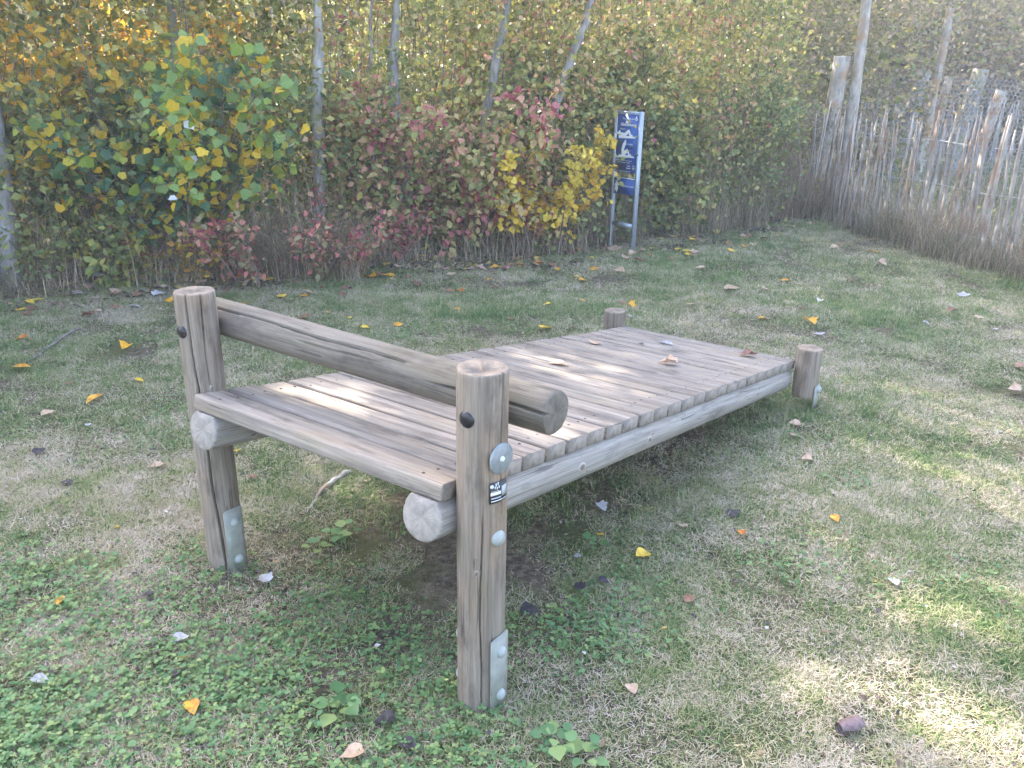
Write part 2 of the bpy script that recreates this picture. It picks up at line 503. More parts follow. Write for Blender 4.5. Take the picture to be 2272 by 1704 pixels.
def scatter(name, variants, pts, rz, sc, vi, label):
    """one stuff object: points with geometry-node instances of unlinked variant meshes"""
    me = bpy.data.meshes.new(name)
    n = len(pts)
    me.vertices.add(n); me.vertices.foreach_set('co', np.ascontiguousarray(pts, dtype=np.float32).ravel())
    for nm, arr, ty in (('rz', rz, 'FLOAT'), ('sc', sc, 'FLOAT'), ('vi', vi, 'INT')):
        at_ = me.attributes.new(nm, ty, 'POINT')
        at_.data.foreach_set('value', np.ascontiguousarray(arr, dtype=np.int32 if ty == 'INT' else np.float32))
    o = bpy.data.objects.new(name, me); COL.objects.link(o)
    ng = bpy.data.node_groups.new(name, 'GeometryNodeTree')
    ng.interface.new_socket('Geometry', in_out='INPUT', socket_type='NodeSocketGeometry')
    ng.interface.new_socket('Geometry', in_out='OUTPUT', socket_type='NodeSocketGeometry')
    gi = ng.nodes.new('NodeGroupInput'); go = ng.nodes.new('NodeGroupOutput')
    join = ng.nodes.new('GeometryNodeGeometryToInstance')
    for vm in reversed(variants):
        vo_ = bpy.data.objects.new(name + '_piece', vm)
        oi = ng.nodes.new('GeometryNodeObjectInfo'); oi.inputs['Object'].default_value = vo_
        oi.inputs['As Instance'].default_value = False
        ng.links.new(oi.outputs['Geometry'], join.inputs[0])
    ip = ng.nodes.new('GeometryNodeInstanceOnPoints')
    ip.inputs['Pick Instance'].default_value = True
    def na(nm, ty):
        a_ = ng.nodes.new('GeometryNodeInputNamedAttribute'); a_.data_type = ty; a_.inputs[0].default_value = nm
        return a_.outputs[0]
    ng.links.new(gi.outputs[0], ip.inputs['Points'])
    ng.links.new(join.outputs[0], ip.inputs['Instance'])
    ng.links.new(na('vi', 'INT'), ip.inputs['Instance Index'])
    cx = ng.nodes.new('ShaderNodeCombineXYZ'); ng.links.new(na('rz', 'FLOAT'), cx.inputs[2])
    ng.links.new(cx.outputs[0], ip.inputs['Rotation'])
    ng.links.new(na('sc', 'FLOAT'), ip.inputs['Scale'])
    ng.links.new(ip.outputs[0], go.inputs[0])
    md = o.modifiers.new('scatter', 'NODES'); md.node_group = ng
    tag(o, label, kind='stuff')
    return o

def vnoise(x, y, s, seed):
    """cheap smooth value noise in numpy"""
    g = np.random.default_rng(seed); T = g.random((64, 64))
    X = x * s + 100.3; Y = y * s + 50.7
    i = np.floor(X).astype(int); j = np.floor(Y).astype(int); fx = X - i; fy = Y - j
    fx = fx * fx * (3 - 2 * fx); fy = fy * fy * (3 - 2 * fy)
    A = T[i % 64, j % 64]; B = T[(i + 1) % 64, j % 64]; C_ = T[i % 64, (j + 1) % 64]; D = T[(i + 1) % 64, (j + 1) % 64]
    return (A * (1 - fx) + B * fx) * (1 - fy) + (C_ * (1 - fx) + D * fx) * fy

def bench_uv(x, y):
    dx, dy = x - BX, y - BY
    return dx * U.x + dy * U.y, -(dx * Vv.x + dy * Vv.y)   # along, leftwards

def cand(n, x0, x1, y0, y1, g):
    return g.uniform(x0, x1, n), g.uniform(y0, y1, n)

gg = np.random.default_rng(11)
pv = [patch_grass(100 + k, 430, .13, .012, .036, 1.3, .36).mesh('tuft', M_grass) for k in range(4)]
pv += [patch_grass(110 + k, 400, .13, .010, .034, 1.35, .6).mesh('tuft', M_grass) for k in range(3)]
pv += [patch_grass(120 + k, 330, .12, .015, .048, 1.15, .2).mesh('tuft', M_grass) for k in range(3)]
px_, py_, ps_, pi_ = [], [], [], []
for (n, x0, x1, y0, y1, sc) in ((2600, -2.3, 2.6, 1.0, 3.2, .8), (4200, -4.6, 4.8, 2.6, 6.2, 1.0), (4200, -6, 5.2, 5.5, 11, 1.25), (1500, 1.0, 5.0, -1.5, 3.0, 1.0), (1500, -6.0, -1.5, -1.5, 3.0, 1.0)):
    x, y = cand(n, x0, x1, y0, y1, gg)
    k = lawn_mask(x, y)
    s_, t_ = bench_uv(x, y)
    under = ((s_ > .25) & (s_ < 2.7) & (t_ > .1) & (t_ < .9)).astype(float)
    bare = np.exp(-(((s_ - .6) / .62) ** 2 + ((t_ - .45) / .42) ** 2))
    thin = vnoise(x, y, 1.7, 3)
    dens = k * (1 - .55 * under) * (1 - .97 * bare) * np.clip(.3 + .6 * thin + .75 * (vnoise(x, y, 5.5, 77) - .35), .08, 1)
    keep = gg.random(n) < dens
    x, y, s_, t_ = x[keep], y[keep], s_[keep], t_[keep]
    lush = vnoise(x, y, 1.1, 5)
    vi = np.where(lush > .72, gg.integers(7, 10, len(x)), np.where(lush < .4, gg.integers(4, 7, len(x)), gg.integers(0, 4, len(x))))
    px_.append(x); py_.append(y); ps_.append(sc * gg.uniform(.8, 1.25, len(x))); pi_.append(vi)
px_, py_, ps_, pi_ = map(np.concatenate, (px_, py_, ps_, pi_))
scatter('lawn_grass', pv, np.stack([px_, py_, hnoise(px_, py_)], -1), gg.random(len(px_)) * 6.28, ps_, pi_, 'short patchy lawn grass, green mixed with dry straw')

cv = [patch_clover(200 + k, 60, .13, .005, .014).mesh('clover', M_clover) for k in range(3)]
cv += [patch_clover(210 + k, 34, .11, .009, .019, False).mesh('weed', M_clover) for k in range(3)]
px_, py_, ps_, pi_ = [], [], [], []
for (n, x0, x1, y0, y1) in ((1300, -2.6, -.15, 1.0, 2.4), (500, -.6, 2.4, 1.1, 2.6), (1300, -4.5, 5, 2.2, 9)):
    x, y = cand(n, x0, x1, y0, y1, gg)
    s_, t_ = bench_uv(x, y)
    bare = np.exp(-(((s_ - .5) / .75) ** 2 + ((t_ - .4) / .55) ** 2))
    wl = 1 / (1 + np.exp((x + .25) * 3)) * np.clip((2.6 - y) / .7, 0, 1)
    d = lawn_mask(x, y) * (1 - bare) * np.clip(np.clip(1.7 * vnoise(x, y, 3.4, 19) - .25, .05, 1) * .8 * wl + .9 * np.clip(vnoise(x, y, 1.5, 9) - .5, 0, 1) * (.9 if n != 500 else 1.2), 0, 1)
    keep = gg.random(n) < d
    x, y = x[keep], y[keep]
    px_.append(x); py_.append(y); ps_.append(gg.uniform(.8, 1.3, len(x))); pi_.append(gg.integers(0, 6, len(x)))
px_, py_, ps_, pi_ = map(np.concatenate, (px_, py_, ps_, pi_))
scatter('clover_cover', cv, np.stack([px_, py_, hnoise(px_, py_)], -1), gg.random(len(px_)) * 6.28, ps_, pi_, 'low green clover and small round weeds creeping through the lawn')

# ------------------------------------------------------------------ bench
def log_mesh(name, R, L, mat, seed, cracks=(), seg=72, rings=26, taper=0.0, clampy=None, bevel=.006, hollow=0.0):
    """log along local Z from 0 to L. cracks: (angle, z0, z1, halfwidth_rad, depth, drift)"""
    g = np.random.default_rng(seed)
    th = np.arange(seg) * 2 * np.pi / seg
    zs = np.concatenate([[0, bevel * .3, bevel], np.linspace(bevel * 3, L - bevel * 3, rings), [L - bevel, L - bevel * .3, L]])
    ph = g.random(6) * 6.28
    V = []
    for i, z in enumerate(zs):
        rr = R * (1 - taper * z / L) * (1 + .012 * np.sin(2 * th + ph[0] + z * 1.5) + .009 * np.sin(3 * th + ph[1] - z * 2.2) + .006 * np.sin(5 * th + ph[2] + z * 4) + .004 * np.sin(z * 9 + ph[3]) + g.normal(0, .0022, seg))
        if i in (0, len(zs) - 1): rr = rr - bevel
        elif i in (1, len(zs) - 2): rr = rr - bevel * .35
        for (ca, z0, z1, hw, dp, dr) in cracks:
            if z0 <= z <= z1:
                f = min(1, (z - z0) / .04 + .15, (z1 - z) / .04 + .15)
                a0 = ca + dr * (z - z0) + .05 * math.sin(z * 14)
                d = np.abs((th - a0 + np.pi) % (2 * np.pi) - np.pi)
                rr = rr - dp * f * np.clip((1 - d / hw) * 2.5, 0, 1)
        x = rr * np.cos(th); y = rr * np.sin(th)
        if clampy is not None: y = np.minimum(y, clampy)
        V.append(np.stack([x, y, np.full(seg, z)], -1))
    n = len(zs)
    V = np.concatenate(V)
    i = np.arange(n - 1)[:, None]; j = np.arange(seg)[None, :]; k = (j + 1) % seg
    q = np.stack([i * seg + j, i * seg + k, (i + 1) * seg + k, (i + 1) * seg + j], -1).reshape(-1, 4)
    # caps with inner rings
    extra = []; tris = []; quads = [q]
    base = len(V)
    for top in (0, 1):
        ring0 = (n - 1) * seg if top else 0
        zz = L if top else 0.0
        prev = ring0
        for f in (.62, .3):
            ri = V[ring0:ring0 + seg].copy()
            ri[:, :2] *= f
            ri[:, 2] = zz + (-(hollow * (1 - f)) if top else 0) + g.normal(0, .0008, seg)
            extra.append(ri); cur = base; base += seg
            qq = np.stack([prev + j[0], prev + k[0], cur + k[0], cur + j[0]], -1)
            quads.append(qq if top else qq[:, ::-1]); prev = cur
        extra.append(np.array([[0, 0, zz - (hollow if top else 0)]])); c_ = base; base += 1
        tt = np.stack([prev + j[0], prev + k[0], np.full(seg, c_)], -1)
        tris.append(tt if top else tt[:, ::-1])
    V = np.concatenate([V] + extra)
    me = np_mesh(name, V, [np.concatenate(quads), np.concatenate(tris)], mat, smooth=True)
    return me

def frame_m(x, y, z, o):
    return Matrix(((x.x, y.x, z.x, o.x), (x.y, y.y, z.y, o.y), (x.z, y.z, z.z, o.z), (0, 0, 0, 1)))

bo = Vector((BX, BY, 0)) + U * 1.3 - Vv * .48
bench = empty('exercise_bench', bo)
tag(bench, 'sloping weathered exercise bench of planks on log rails, foot bar between two tall posts', 'bench')
B0 = Vector((BX, BY, BZ))
def child_m(M):
    return Matrix.Translation(-bo) @ M

def deck(s, t, dz=0):
    return B0 + US * s - Vv * t + NS * dz

# planks
def plank_mesh(k):
    g = np.random.default_rng(500 + k)
    wq = .1050 + g.uniform(-.0045, .0030)
    h = .045; r = .0075
    prof = []
    for (cx_, cy_, a0) in ((wq / 2 - r, -r, 0), (-wq / 2 + r, -r, 90), (-wq / 2 + r * .5, -h + r * .5, 180), (wq / 2 - r * .5, -h + r * .5, 270)):
        rr = r if a0 < 180 else r * .5
        for a_ in (0, 45, 90):
            an = R_(a0 + a_); prof.append((cx_ + rr * math.cos(an), cy_ + rr * math.sin(an)))
    prof = np.array(prof); m_ = len(prof)
    L = DW + g.uniform(-.006, .004)
    zs = np.array([-L / 2, -L / 2 + .002, -L / 2 + .006, -L * .25, 0, L * .25, L / 2 - .006, L / 2 - .002, L / 2])
    V = []
    for i, z in enumerate(zs):
        p = prof.copy()
        e = {0: .955, 1: .985, len(zs) - 1: .955, len(zs) - 2: .985}.get(i, 1)
        p[:, 0] *= e if e < 1 else 1
        p[:, 1] = (p[:, 1] + h / 2) * e - h / 2
        p[:, 0] += g.normal(0, .0006); p[:, 1] += g.normal(0, .0007) - .0016 * (1 - (p[:, 0] / (wq / 2)) ** 2) * (p[:, 1] > -.02)
        V.append(np.column_stack([p, np.full(m_, z)]))
    V = np.concatenate(V)
    i = np.arange(len(zs) - 1)[:, None]; j = np.arange(m_)[None]; kk = (j + 1) % m_
    q = np.stack([i * m_ + j, i * m_ + kk, (i + 1) * m_ + kk, (i + 1) * m_ + j], -1).reshape(-1, 4)
    return np_mesh('plank', V, [q, [list(range(m_))[::-1]], [[(len(zs) - 1) * m_ + x for x in range(m_)]]], M_deck)
pm = [plank_mesh(k) for k in range(24)]
sb = Buf(); sb.tube([[0, -.002, 0], [0, .0006, 0]], .0042, 8)
scr = sb.mesh('screw', M_rust)
PITCHP = DL / 24
for k in range(24):
    g_ = random.Random(k * 7 + 1)
    c0 = deck(PITCHP * (k + .5) + g_.uniform(-.0022, .0022), DW / 2, g_.uniform(-.0015, .0015))
    M = frame_m(US, NS, Vv, c0) @ Matrix.Rotation(g_.uniform(-.002, .002), 4, 'Y')
    o = obj('plank', pm[k], bench, child_m(M))
    for sx in (-1, 1):
        for sz in (-1, 1):
            s_o = obj('screw', scr, o)
            s_o.location = (sx * (.028 + g_.uniform(-.006, .006)), .0, sz * (DW / 2 - .085 + g_.uniform(-.012, .012)))

# side rails (local Z along slope direction US, Y = NS)
XR = NS.cross(US)     # right handed: X = Y x Z
def rail(t, seed, s0, s1, cracks):
    me = log_mesh('rail', .0635, s1 - s0, M_rail, seed, cracks, rings=40, clampy=.0495)
    M = frame_m(XR, NS, US, deck(s0, t, -.097))
    return obj('rail', me, bench, child_m(M))
r1 = rail(.051, 21, -.0017, DL - .045, [(2.0, .35, 1.2, .09, .006, .15), (2.7, 1.5, 2.5, .08, .005, .1), (.3, 0, .4, .09, .007, .2), (3.3, 0, .5, .08, .006, .2)])
r2 = rail(DW - .051, 22, -.0017, DL - .045, [(3.6, 0, .7, .1, .012, .1), (3.05, 0, .9, .08, .007, .05)])
kb = Buf(); kb.tube([[0, 0, 0], [0, 0, .006], [0, 0, .012], [0, 0, .015]], [.02, .02, .015, .004], 16)
knob = kb.mesh('bolt_cap', M_bolt, True)

# posts
Zv = Vector((0, 0, 1))
def post(name_seed, loc, H, z0, cracks, lean=(0, 0), hollow=0.0, R=.06):
    me = log_mesh('post', R, H - z0, M_post, name_seed, cracks, rings=40, seg=200, hollow=hollow, bevel=.005)
    # local X = +Vv (outer right side), Y = U
    M = frame_m(Vv, U, Zv, Vector((loc.x, loc.y, z0)))
    M = M @ Matrix.Rotation(lean[0], 4, 'X') @ Matrix.Rotation(lean[1], 4, 'Y')
    return obj('post', me, bench, child_m(M))
m, t = new_mat('knot')
tc = t.nodes.new('ShaderNodeTexCoord'); ln = t.nodes.new('ShaderNodeVectorMath'); ln.operation = 'LENGTH'
t.links.new(tc.outputs['Object'], ln.inputs[0])
kn_ = math_(t, 'ADD', ln.outputs['Value'], math_(t, 'MULTIPLY', noise(t, tc.outputs['Object'], 90, 3), .006))
c = ramp(t, kn_, [(.004, (.11, .075, .05)), (.0085, (.20, .14, .10)), (.011, (.09, .065, .05)), (.0135, (.40, .36, .32)), (.02, (.34, .30, .26))]).outputs[0]
finish(t, c, .8, bump=kn_, bstr=.4)
kb2 = Buf(); kb2.tube([[0, 0, -.006], [0, 0, .0], [0, 0, .0022], [0, 0, .003]], [.017, .015, .010, .003], 18)
kmesh = kb2.mesh('knot', m, True)
def add_knot(o, ang, z, r, sz=1.0):
    c_ = on_side(o, kmesh, 'knot', ang, r, z)
    c_.scale = (sz * .85, sz * 1.25, 1)
g0 = Vector((BX, BY, 0))
pFR = g0 + U * .0846 + Vv * .0529
pFL = g0 + U * .0846 - Vv * (DW + .0529)
pRR = g0 + U * (DL * math.cos(SLOPE) - .012) + Vv * .0668
pRL = g0 + U * (DL * math.cos(SLOPE) - .012) - Vv * (DW + .0668)
PFR = post(31, pFR, .93, -.02, [(-.90, .0, .60, .035, .012, -.05), (-1.35, .25, .8, .045, .003, .1), (-.05, .60, .97, .04, .018, .0), (-.62, .3, .9, .045, .003, .1)], lean=(.01, .012), hollow=.012)
PFL = post(32, pFL, .935, -.02, [(-.70, 0, .97, .062, .028, -.42), (-.40, .45, .97, .032, .010, .1)], lean=(0, -.008), hollow=.004)
PRR = post(33, pRR, .312, .06, [(-.8, .1, .25, .09, .006, .1)], hollow=.003)
PRL = post(34, pRL, .315, -.02, [(-1.2, .1, .335, .1, .006, .1)], hollow=.003)

# steel shoe plates on the outer right side of each post (local +X), bolts
def plate_mesh(z0, z1, hw=.034, off=.0575, bend=.011, th=.005):
    ys = np.array([-hw, -hw * .55, 0, hw * .55, hw]); xo = off + bend * (1 - (np.abs(ys) / hw) ** 2) * .35
    V = []
    cr = .006
    for i, y in enumerate(ys):
        cut = cr if i in (0, len(ys) - 1) else 0
        for x_ in (xo[i], xo[i] + th):
            V += [[x_, y, z0], [x_, y, z1 - cut]]
    V = np.array(V); F = []
    for i in range(4):
        a, b = i * 4, (i + 1) * 4
        F += [[a + 2, b + 2, b + 3, a + 3], [a, a + 1, b + 1, b], [a + 1, a + 3, b + 3, b + 1], [a, b, b + 2, a + 2]]
    F += [[0, 2, 3, 1], [16, 17, 19, 18]]
    return np_mesh('shoe_plate', V, [F], M_shoe)
domeb = Buf(); domeb.tube([[0, 0, 0], [0, 0, .003], [0, 0, .008], [0, 0, .0115], [0, 0, .013]], [.0155, .0155, .013, .008, .001], 18)
dome = domeb.mesh('bolt', M_bolt, True)
def on_side(o, me, name, ang, r, z):
    """part lying on the post surface at angle ang about the local axis"""
    d = Vector((math.cos(ang), math.sin(ang), 0))
    x = Vector((-math.sin(ang), math.cos(ang), 0))
    y = d.cross(x)
    c = obj(name, me, o)
    c.matrix_basis = frame_m(x, y, d, Vector((d.x * r, d.y * r, z)))
    return c
for o, zb, zt, nut in ((PFR, .0, .245, 1), (PFL, .0, .245, 1), (PRR, -.07, .07, 0), (PRL, .0, .12, 0)):
    obj('shoe_plate', plate_mesh(zb, zt), o)
    if zt > .2:
        for z in (.06, .195): on_side(o, dome, 'bolt', 0, .0655, z)
        for z in (.07, .2): on_side(o, knob, 'bolt_cap', math.pi, .058, z)
    else:
        on_side(o, knob, 'bolt_cap', 0, .0655, zt - .025)
# black caps on the front of the tall posts (fixing the foot bar), facing -U
cb_ = Buf(); cb_.tube([[0, 0, -.01], [0, 0, .0], [0, 0, .004], [0, 0, .0055]], [.0205, .0205, .016, .002], 20)
capb = cb_.mesh('black_cap', M_black, True)
for o in (PFR, PFL): on_side(o, capb, 'black_cap', -math.pi / 2, .0600, .84)
# washer disc, label, pale cap on the front right post
wb = Buf(); wb.tube([[0, 0, 0], [0, 0, .003], [0, 0, .0042]], [.038, .038, .0365], 36)
wash = on_side(PFR, wb.mesh('washer_disc', M_zinc, False), 'washer_disc', -.12, .0605, .742)
nb = Buf(); nb.tube([[0, 0, 0], [0, 0, .004], [0, 0, .006]], [.0065, .006, .003], 12)
obj('screw', nb.mesh('screw', M_pale), wash).location = (0, 0, .004)
on_side(PFR, knob, 'pale_cap', -.16, .0565, .53)
on_side(r2, knob, 'bolt_cap', math.pi * 1.02, .056, .34)

for z, a_, q_ in ((.66, 3.16, 1.15), (.70, 3.5, .5), (1.12, 3.18, .9), (1.14, 2.9, .45), (1.66, 3.05, .95), (2.22, 3.1, .85), (2.25, 2.75, .4)): add_knot(r1, a_, z, .0625, q_)
add_knot(PFR, -1.1, .44, .0585, .6); add_knot(PFL, -.3, .66, .059, .7)

# curved maker's label
def curved(name, a0, a1, z0, z1, r, mat, parent):
    n = max(3, int(abs(a1 - a0) / .09))
    an = np.linspace(a0, a1, n)
    V = []
    for rr in (r, r + .0007):
        for z in (z0, z1):
            V.append(np.stack([rr * np.cos(an), rr * np.sin(an), np.full(n, z)], -1))
    V = np.concatenate(V); k = np.arange(n - 1)
    F = [np.stack([2 * n + k, 2 * n + k + 1, 3 * n + k + 1, 3 * n + k], -1), np.stack([n + k, 3 * n + k, 3 * n + k + 1, n + k + 1], -1), np.stack([k, k + 1, 2 * n + k + 1, 2 * n + k], -1),
         np.array([[0, 2 * n, 3 * n, n], [n - 1, 2 * n - 1, 4 * n - 1, 3 * n - 1]])]
    return obj(name, np_mesh(name, V, F, mat), parent)
lz = .63
lab = curved('maker_label', -.62, .28, lz, lz + .055, .0615, M_lblk, PFR)
for (a0, a1, z0, z1, mm) in ((-.58, -.12, .021, .029, M_white), (-.56, -.12, .012, .015, M_lgry), (-.56, -.05, .005, .007, M_white), (-.08, .24, .014, .040, M_lgry), (-.56, -.2, .031, .0325, M_lgry), (-.08, .22, .004, .006, M_lgry)):
    curved('label_band', a0, a1, lz + z0, lz + z1, .0625, mm, lab)
for k, (a0, h0) in enumerate(((-.42, .038), (-.38, .044), (-.33, .036), (-.29, .046), (-.24, .038))):
    curved('label_mark', a0, a0 + .04, lz + h0, lz + h0 + .006 + .002 * (k % 2), .0625, M_white, lab)
rb = Buf(); rb.tube([[0, 0, 0], [0, 0, .0012]], [.0045, .0045], 12)
on_side(lab, rb.mesh('label_mark', M_white), 'label_mark', -.53, .0622, lz + .045)

# foot bar
E1 = g0 + U * .2 + Vv * .1876 + Zv * .8087
E2 = g0 + U * .2 - Vv * (DW + .185) + Zv * (.8087 + .0122)
zb_ = (E1 - E2).normalized()
yb = (Zv - zb_ * zb_.dot(Zv)).normalized()
xb_ = yb.cross(zb_)
me = log_mesh('foot_bar', .0555, (E1 - E2).length, M_log, 41, [(2.2, .02, .9, .07, .018, .18), (2.9, 1.0, 1.45, .07, .018, .03), (2.75, .5, .8, .05, .008, .1)], rings=44, seg=120)
obj('foot_bar', me, bench, child_m(frame_m(xb_, yb, zb_, E2)))

# ------------------------------------------------------------------ information sign
s_l = Vector((0.945, 8.22, 0)); s_r = Vector((1.135, 7.97, 0))
sx_ = (s_r - s_l).normalized()
sn = Vector((sx_.y, -sx_.x, 0))          # facing the path
if sn.y > 0: sn = -sn
SW = (s_r - s_l).length
sign = empty('information_sign', (s_l + s_r) / 2)
tag(sign, 'narrow blue exercise instruction sign on two grey metal uprights beside the yellow bush', 'sign')
SM = frame_m(sx_, Zv, -sx_.cross(Zv) if False else sx_.cross(Zv), Vector((0, 0, 0)))
# local: X along the sign, Y up, Z towards the viewer
if (SM.to_3x3() @ Vector((0, 0, 1))).dot(sn) < 0:
    SM = frame_m(sx_, Zv, sn, Vector((0, 0, 0)))
def spart(name, boxes, mat, parent=sign, M=None):
    b = Buf()
    for c_, h_ in boxes: b.box(c_, h_)
    o = obj(name, b.mesh(name, mat), parent)
    if parent is sign: o.matrix_basis = SM
    return o
SH = 1.265
hw = SW / 2
spart('upright', [((-hw, SH / 2 - .03, 0), (.015, SH / 2 + .03, .016))], M_alu)
ur = spart('upright', [((hw, SH / 2 - .03, 0), (.015, SH / 2 + .03, .016)), ((hw + .0185, SH / 2, 0), (.002, SH / 2, .004)), ((hw, SH / 2, .0175), (.003, SH / 2, .002))], M_alu)
spart('top_bar', [((0, SH - .012, 0), (hw - .0175, .010, .02))], M_alu)
spart('cross_brace', [((0, .225, 0), (hw - .0175, .018, .014))], M_alu)
P0, P1 = .715, SH - .026
pan = spart('sign_panel', [((0, (P0 + P1) / 2, .012), (hw - .021, (P1 - P0) / 2, .004))], M_blue)
pan2 = spart('sign_panel', [((0, .585, .012), (hw - .021, .072, .004))], M_blue)
spart('panel_edge', [((0, .662, .0125), (hw - .021, .003, .006))], M_pale)
spart('panel_edge', [((-hw + .0195, (P0 + P1) / 2, .014), (.0018, (P1 - P0) / 2, .004)), ((0, P1 + .002, .014), (hw - .021, .0018, .004))], M_pale)
PWd = 2 * (hw - .021); PHt = P1 - P0
# flat print traced on the panel (u 0..1 left to right, v 0..1 top to bottom)
def poly(name, pts, parent, mat, y0=P0, h=PHt):
    V = [[-PWd / 2 + u_ * PWd, y0 + (1 - v_) * h, .0165] for u_, v_ in pts]
    V2 = [[a_, b_, .0172] for a_, b_, _ in V]; n = len(V)
    F = [list(range(n, 2 * n))]
    sides = [[i, (i + 1) % n, n + (i + 1) % n, n + i] for i in range(n)]
    me = bpy.data.meshes.new(name); me.from_pydata(V + V2, [], F + sides); me.materials.append(mat); me.update()
    o = obj(name, me, parent); return o
def pn(lst, x0=155., x1=535., y0=95., y1=1150.):
    out = []
    for x, y in lst:
        f = (x - x0) / (x1 - x0)
        out.append((f, (y + f * 25 - y0) / (y1 - y0)))
    return out
poly('figure', pn([(158, 430), (195, 415), (195, 388), (220, 390), (222, 420), (300, 425), (350, 370), (380, 350), (395, 370), (420, 435), (445, 440), (450, 465), (495, 475), (510, 495), (195, 530), (200, 490), (165, 450)]), pan, M_white)
poly('figure', pn([(330, 475), (375, 420), (392, 468)]), pan, M_blue).location = (0, 0, .0008)
poly('figure', pn([(315, 555), (328, 540), (338, 570), (345, 620), (320, 665), (305, 750), (370, 700), (395, 740), (415, 790), (440, 790), (445, 815), (495, 825), (505, 845), (190, 882), (215, 832), (265, 820), (260, 720), (280, 620), (300, 590)]), pan, M_white)
poly('figure', pn([(330, 822), (375, 765), (388, 812)]), pan, M_blue).location = (0, 0, .0008)
def text(s, u_, v_, size, parent, align='LEFT', y0=P0, h=PHt, bold=0.0):
    cu = bpy.data.curves.new('lettering', 'FONT')
    cu.body = s; cu.size = size; cu.extrude = .0003; cu.offset = bold; cu.align_x = align
    cu.materials.append(M_white)
    tmp = bpy.data.objects.new('lettering', cu)
    me = bpy.data.meshes.new_from_object(tmp)
    bpy.data.objects.remove(tmp)
    if not me.materials: me.materials.append(M_white)
    o = bpy.data.objects.new('lettering', me); link(o, parent)
    o.location = (-PWd / 2 + u_ * PWd, y0 + (1 - v_) * h, .0168)
    return o
text('6', .97, .105, .062, pan, 'RIGHT', bold=.0012)
text('Parcours de santé', .84, .09, .022, pan, 'RIGHT')
text('Abdominaux', .17, .20, .040, pan, bold=.0010)
text('Départ', .16, .265, .022, pan)
text('Arrivée', .55, .52, .022, pan)
text('Flexion du buste, mains sur les tempes', .03, .80, .0135, pan)
text('et retour à la position allongée', .10, .835, .0135, pan)
text('Facile     10x', .96, .89, .020, pan, 'RIGHT')
text('Sportif    20x', .96, .93, .020, pan, 'RIGHT')
text('Respirer régulièrement, dos à plat', .03, .985, .0145, pan)
text('www.parcours-sante.ch'.replace('www.', '').replace('.ch', ''), .97, .5, .024, pan2, 'RIGHT', .513, .144)
poly('figure', [(.03, .95), (.06, .6), (.02, .42), (.10, .30), (.08, .18), (.16, .15), (.18, .3), (.28, .42), (.2, .5), (.22, .7), (.14, .98), (.12, .7)], pan2, M_white, .513, .144)

# ------------------------------------------------------------------ foliage materials
L_gold = leaf_mat('leaf_gold', [(0, (.24, .27, .05)), (.35, (.50, .40, .05)), (.7, (.72, .46, .04)), (1, (.66, .30, .04))], .55)  # autumn gold, colour brightened to imitate sun shining through the leaves
L_olive = leaf_mat('leaf_olive', [(0, (.13, .17, .05)), (.4, (.27, .31, .09)), (.7, (.45, .43, .12)), (1, (.60, .50, .14))], .45)
L_green = leaf_mat('leaf_green', [(0, (.12, .18, .08)), (.5, (.22, .28, .11)), (.85, (.36, .38, .13)), (1, (.56, .48, .15))], .35)
L_red = leaf_mat('leaf_red', [(0, (.22, .26, .08)), (.3, (.42, .42, .14)), (.52, (.64, .50, .22)), (.72, (.66, .36, .22)), (.88, (.58, .21, .19)), (1, (.44, .11, .14))], .35)
L_pink = leaf_mat('leaf_crimson', [(0, (.22, .22, .10)), (.3, (.42, .32, .18)), (.6, (.58, .24, .17)), (.85, (.52, .12, .14)), (1, (.34, .09, .13))], .35)
L_yellow = leaf_mat('leaf_yellow', [(0, (.62, .50, .08)), (.3, (.80, .57, .07)), (.75, (.82, .52, .06)), (1, (.66, .34, .08))], .4, var=.2)
L_brown = leaf_mat('leaf_brown', [(0, (.20, .22, .11)), (.3, (.28, .28, .13)), (.55, (.40, .34, .20)), (.8, (.44, .33, .26)), (1, (.60, .46, .18))], .35)
L_poplar = leaf_mat('leaf_poplar', [(0, (.06, .15, .08)), (.35, (.11, .21, .08)), (.55, (.32, .36, .05)), (.8, (.68, .50, .04)), (1, (.72, .42, .04))], .4, var=.2)
L_pop_g = leaf_mat('leaf_poplar_green', [(0, (.12, .22, .08)), (1, (.22, .32, .09))], .35, var=.2)
L_pop_l = leaf_mat('leaf_poplar_lime', [(0, (.26, .36, .05)), (1, (.48, .46, .05))], .4, var=.2)
L_pop_y = leaf_mat('leaf_poplar_yellow', [(0, (.68, .50, .04)), (1, (.75, .46, .03))], .4, var=.2)
L_pop_w = leaf_mat('leaf_poplar_white', [(0, (.6, .63, .66)), (1, (.68, .7, .72))], .2, var=.1)
M_stem = bark_mat('twig_bark', (.10, .08, .07), (.24, .20, .18))
M_bark = bark_mat('grey_bark', (.15, .14, .13), (.34, .32, .295), (.23, .22, .14))
M_bark2 = bark_mat('pale_bark', (.22, .205, .19), (.46, .44, .41), (.30, .27, .19))
M_barkg = bark_mat('left_edge_bark', (.15, .14, .14), (.34, .32, .32), (.22, .22, .16))  # neutral grey bark of the left edge trunk
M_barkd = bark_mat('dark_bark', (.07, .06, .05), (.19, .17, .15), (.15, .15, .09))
M_pole = bark_mat('peeled_pole', (.24, .21, .18), (.46, .42, .37), (.34, .22, .13))
M_dry = leaf_mat('dry_stems', [(0, (.17, .14, .09)), (.4, (.32, .25, .16)), (.7, (.44, .33, .24)), (1, (.60, .50, .35))], .15)
M_dryg = leaf_mat('edge_grass', [(0, (.10, .14, .065)), (.4, (.19, .21, .10)), (.7, (.36, .31, .19)), (1, (.52, .44, .31))], .25)

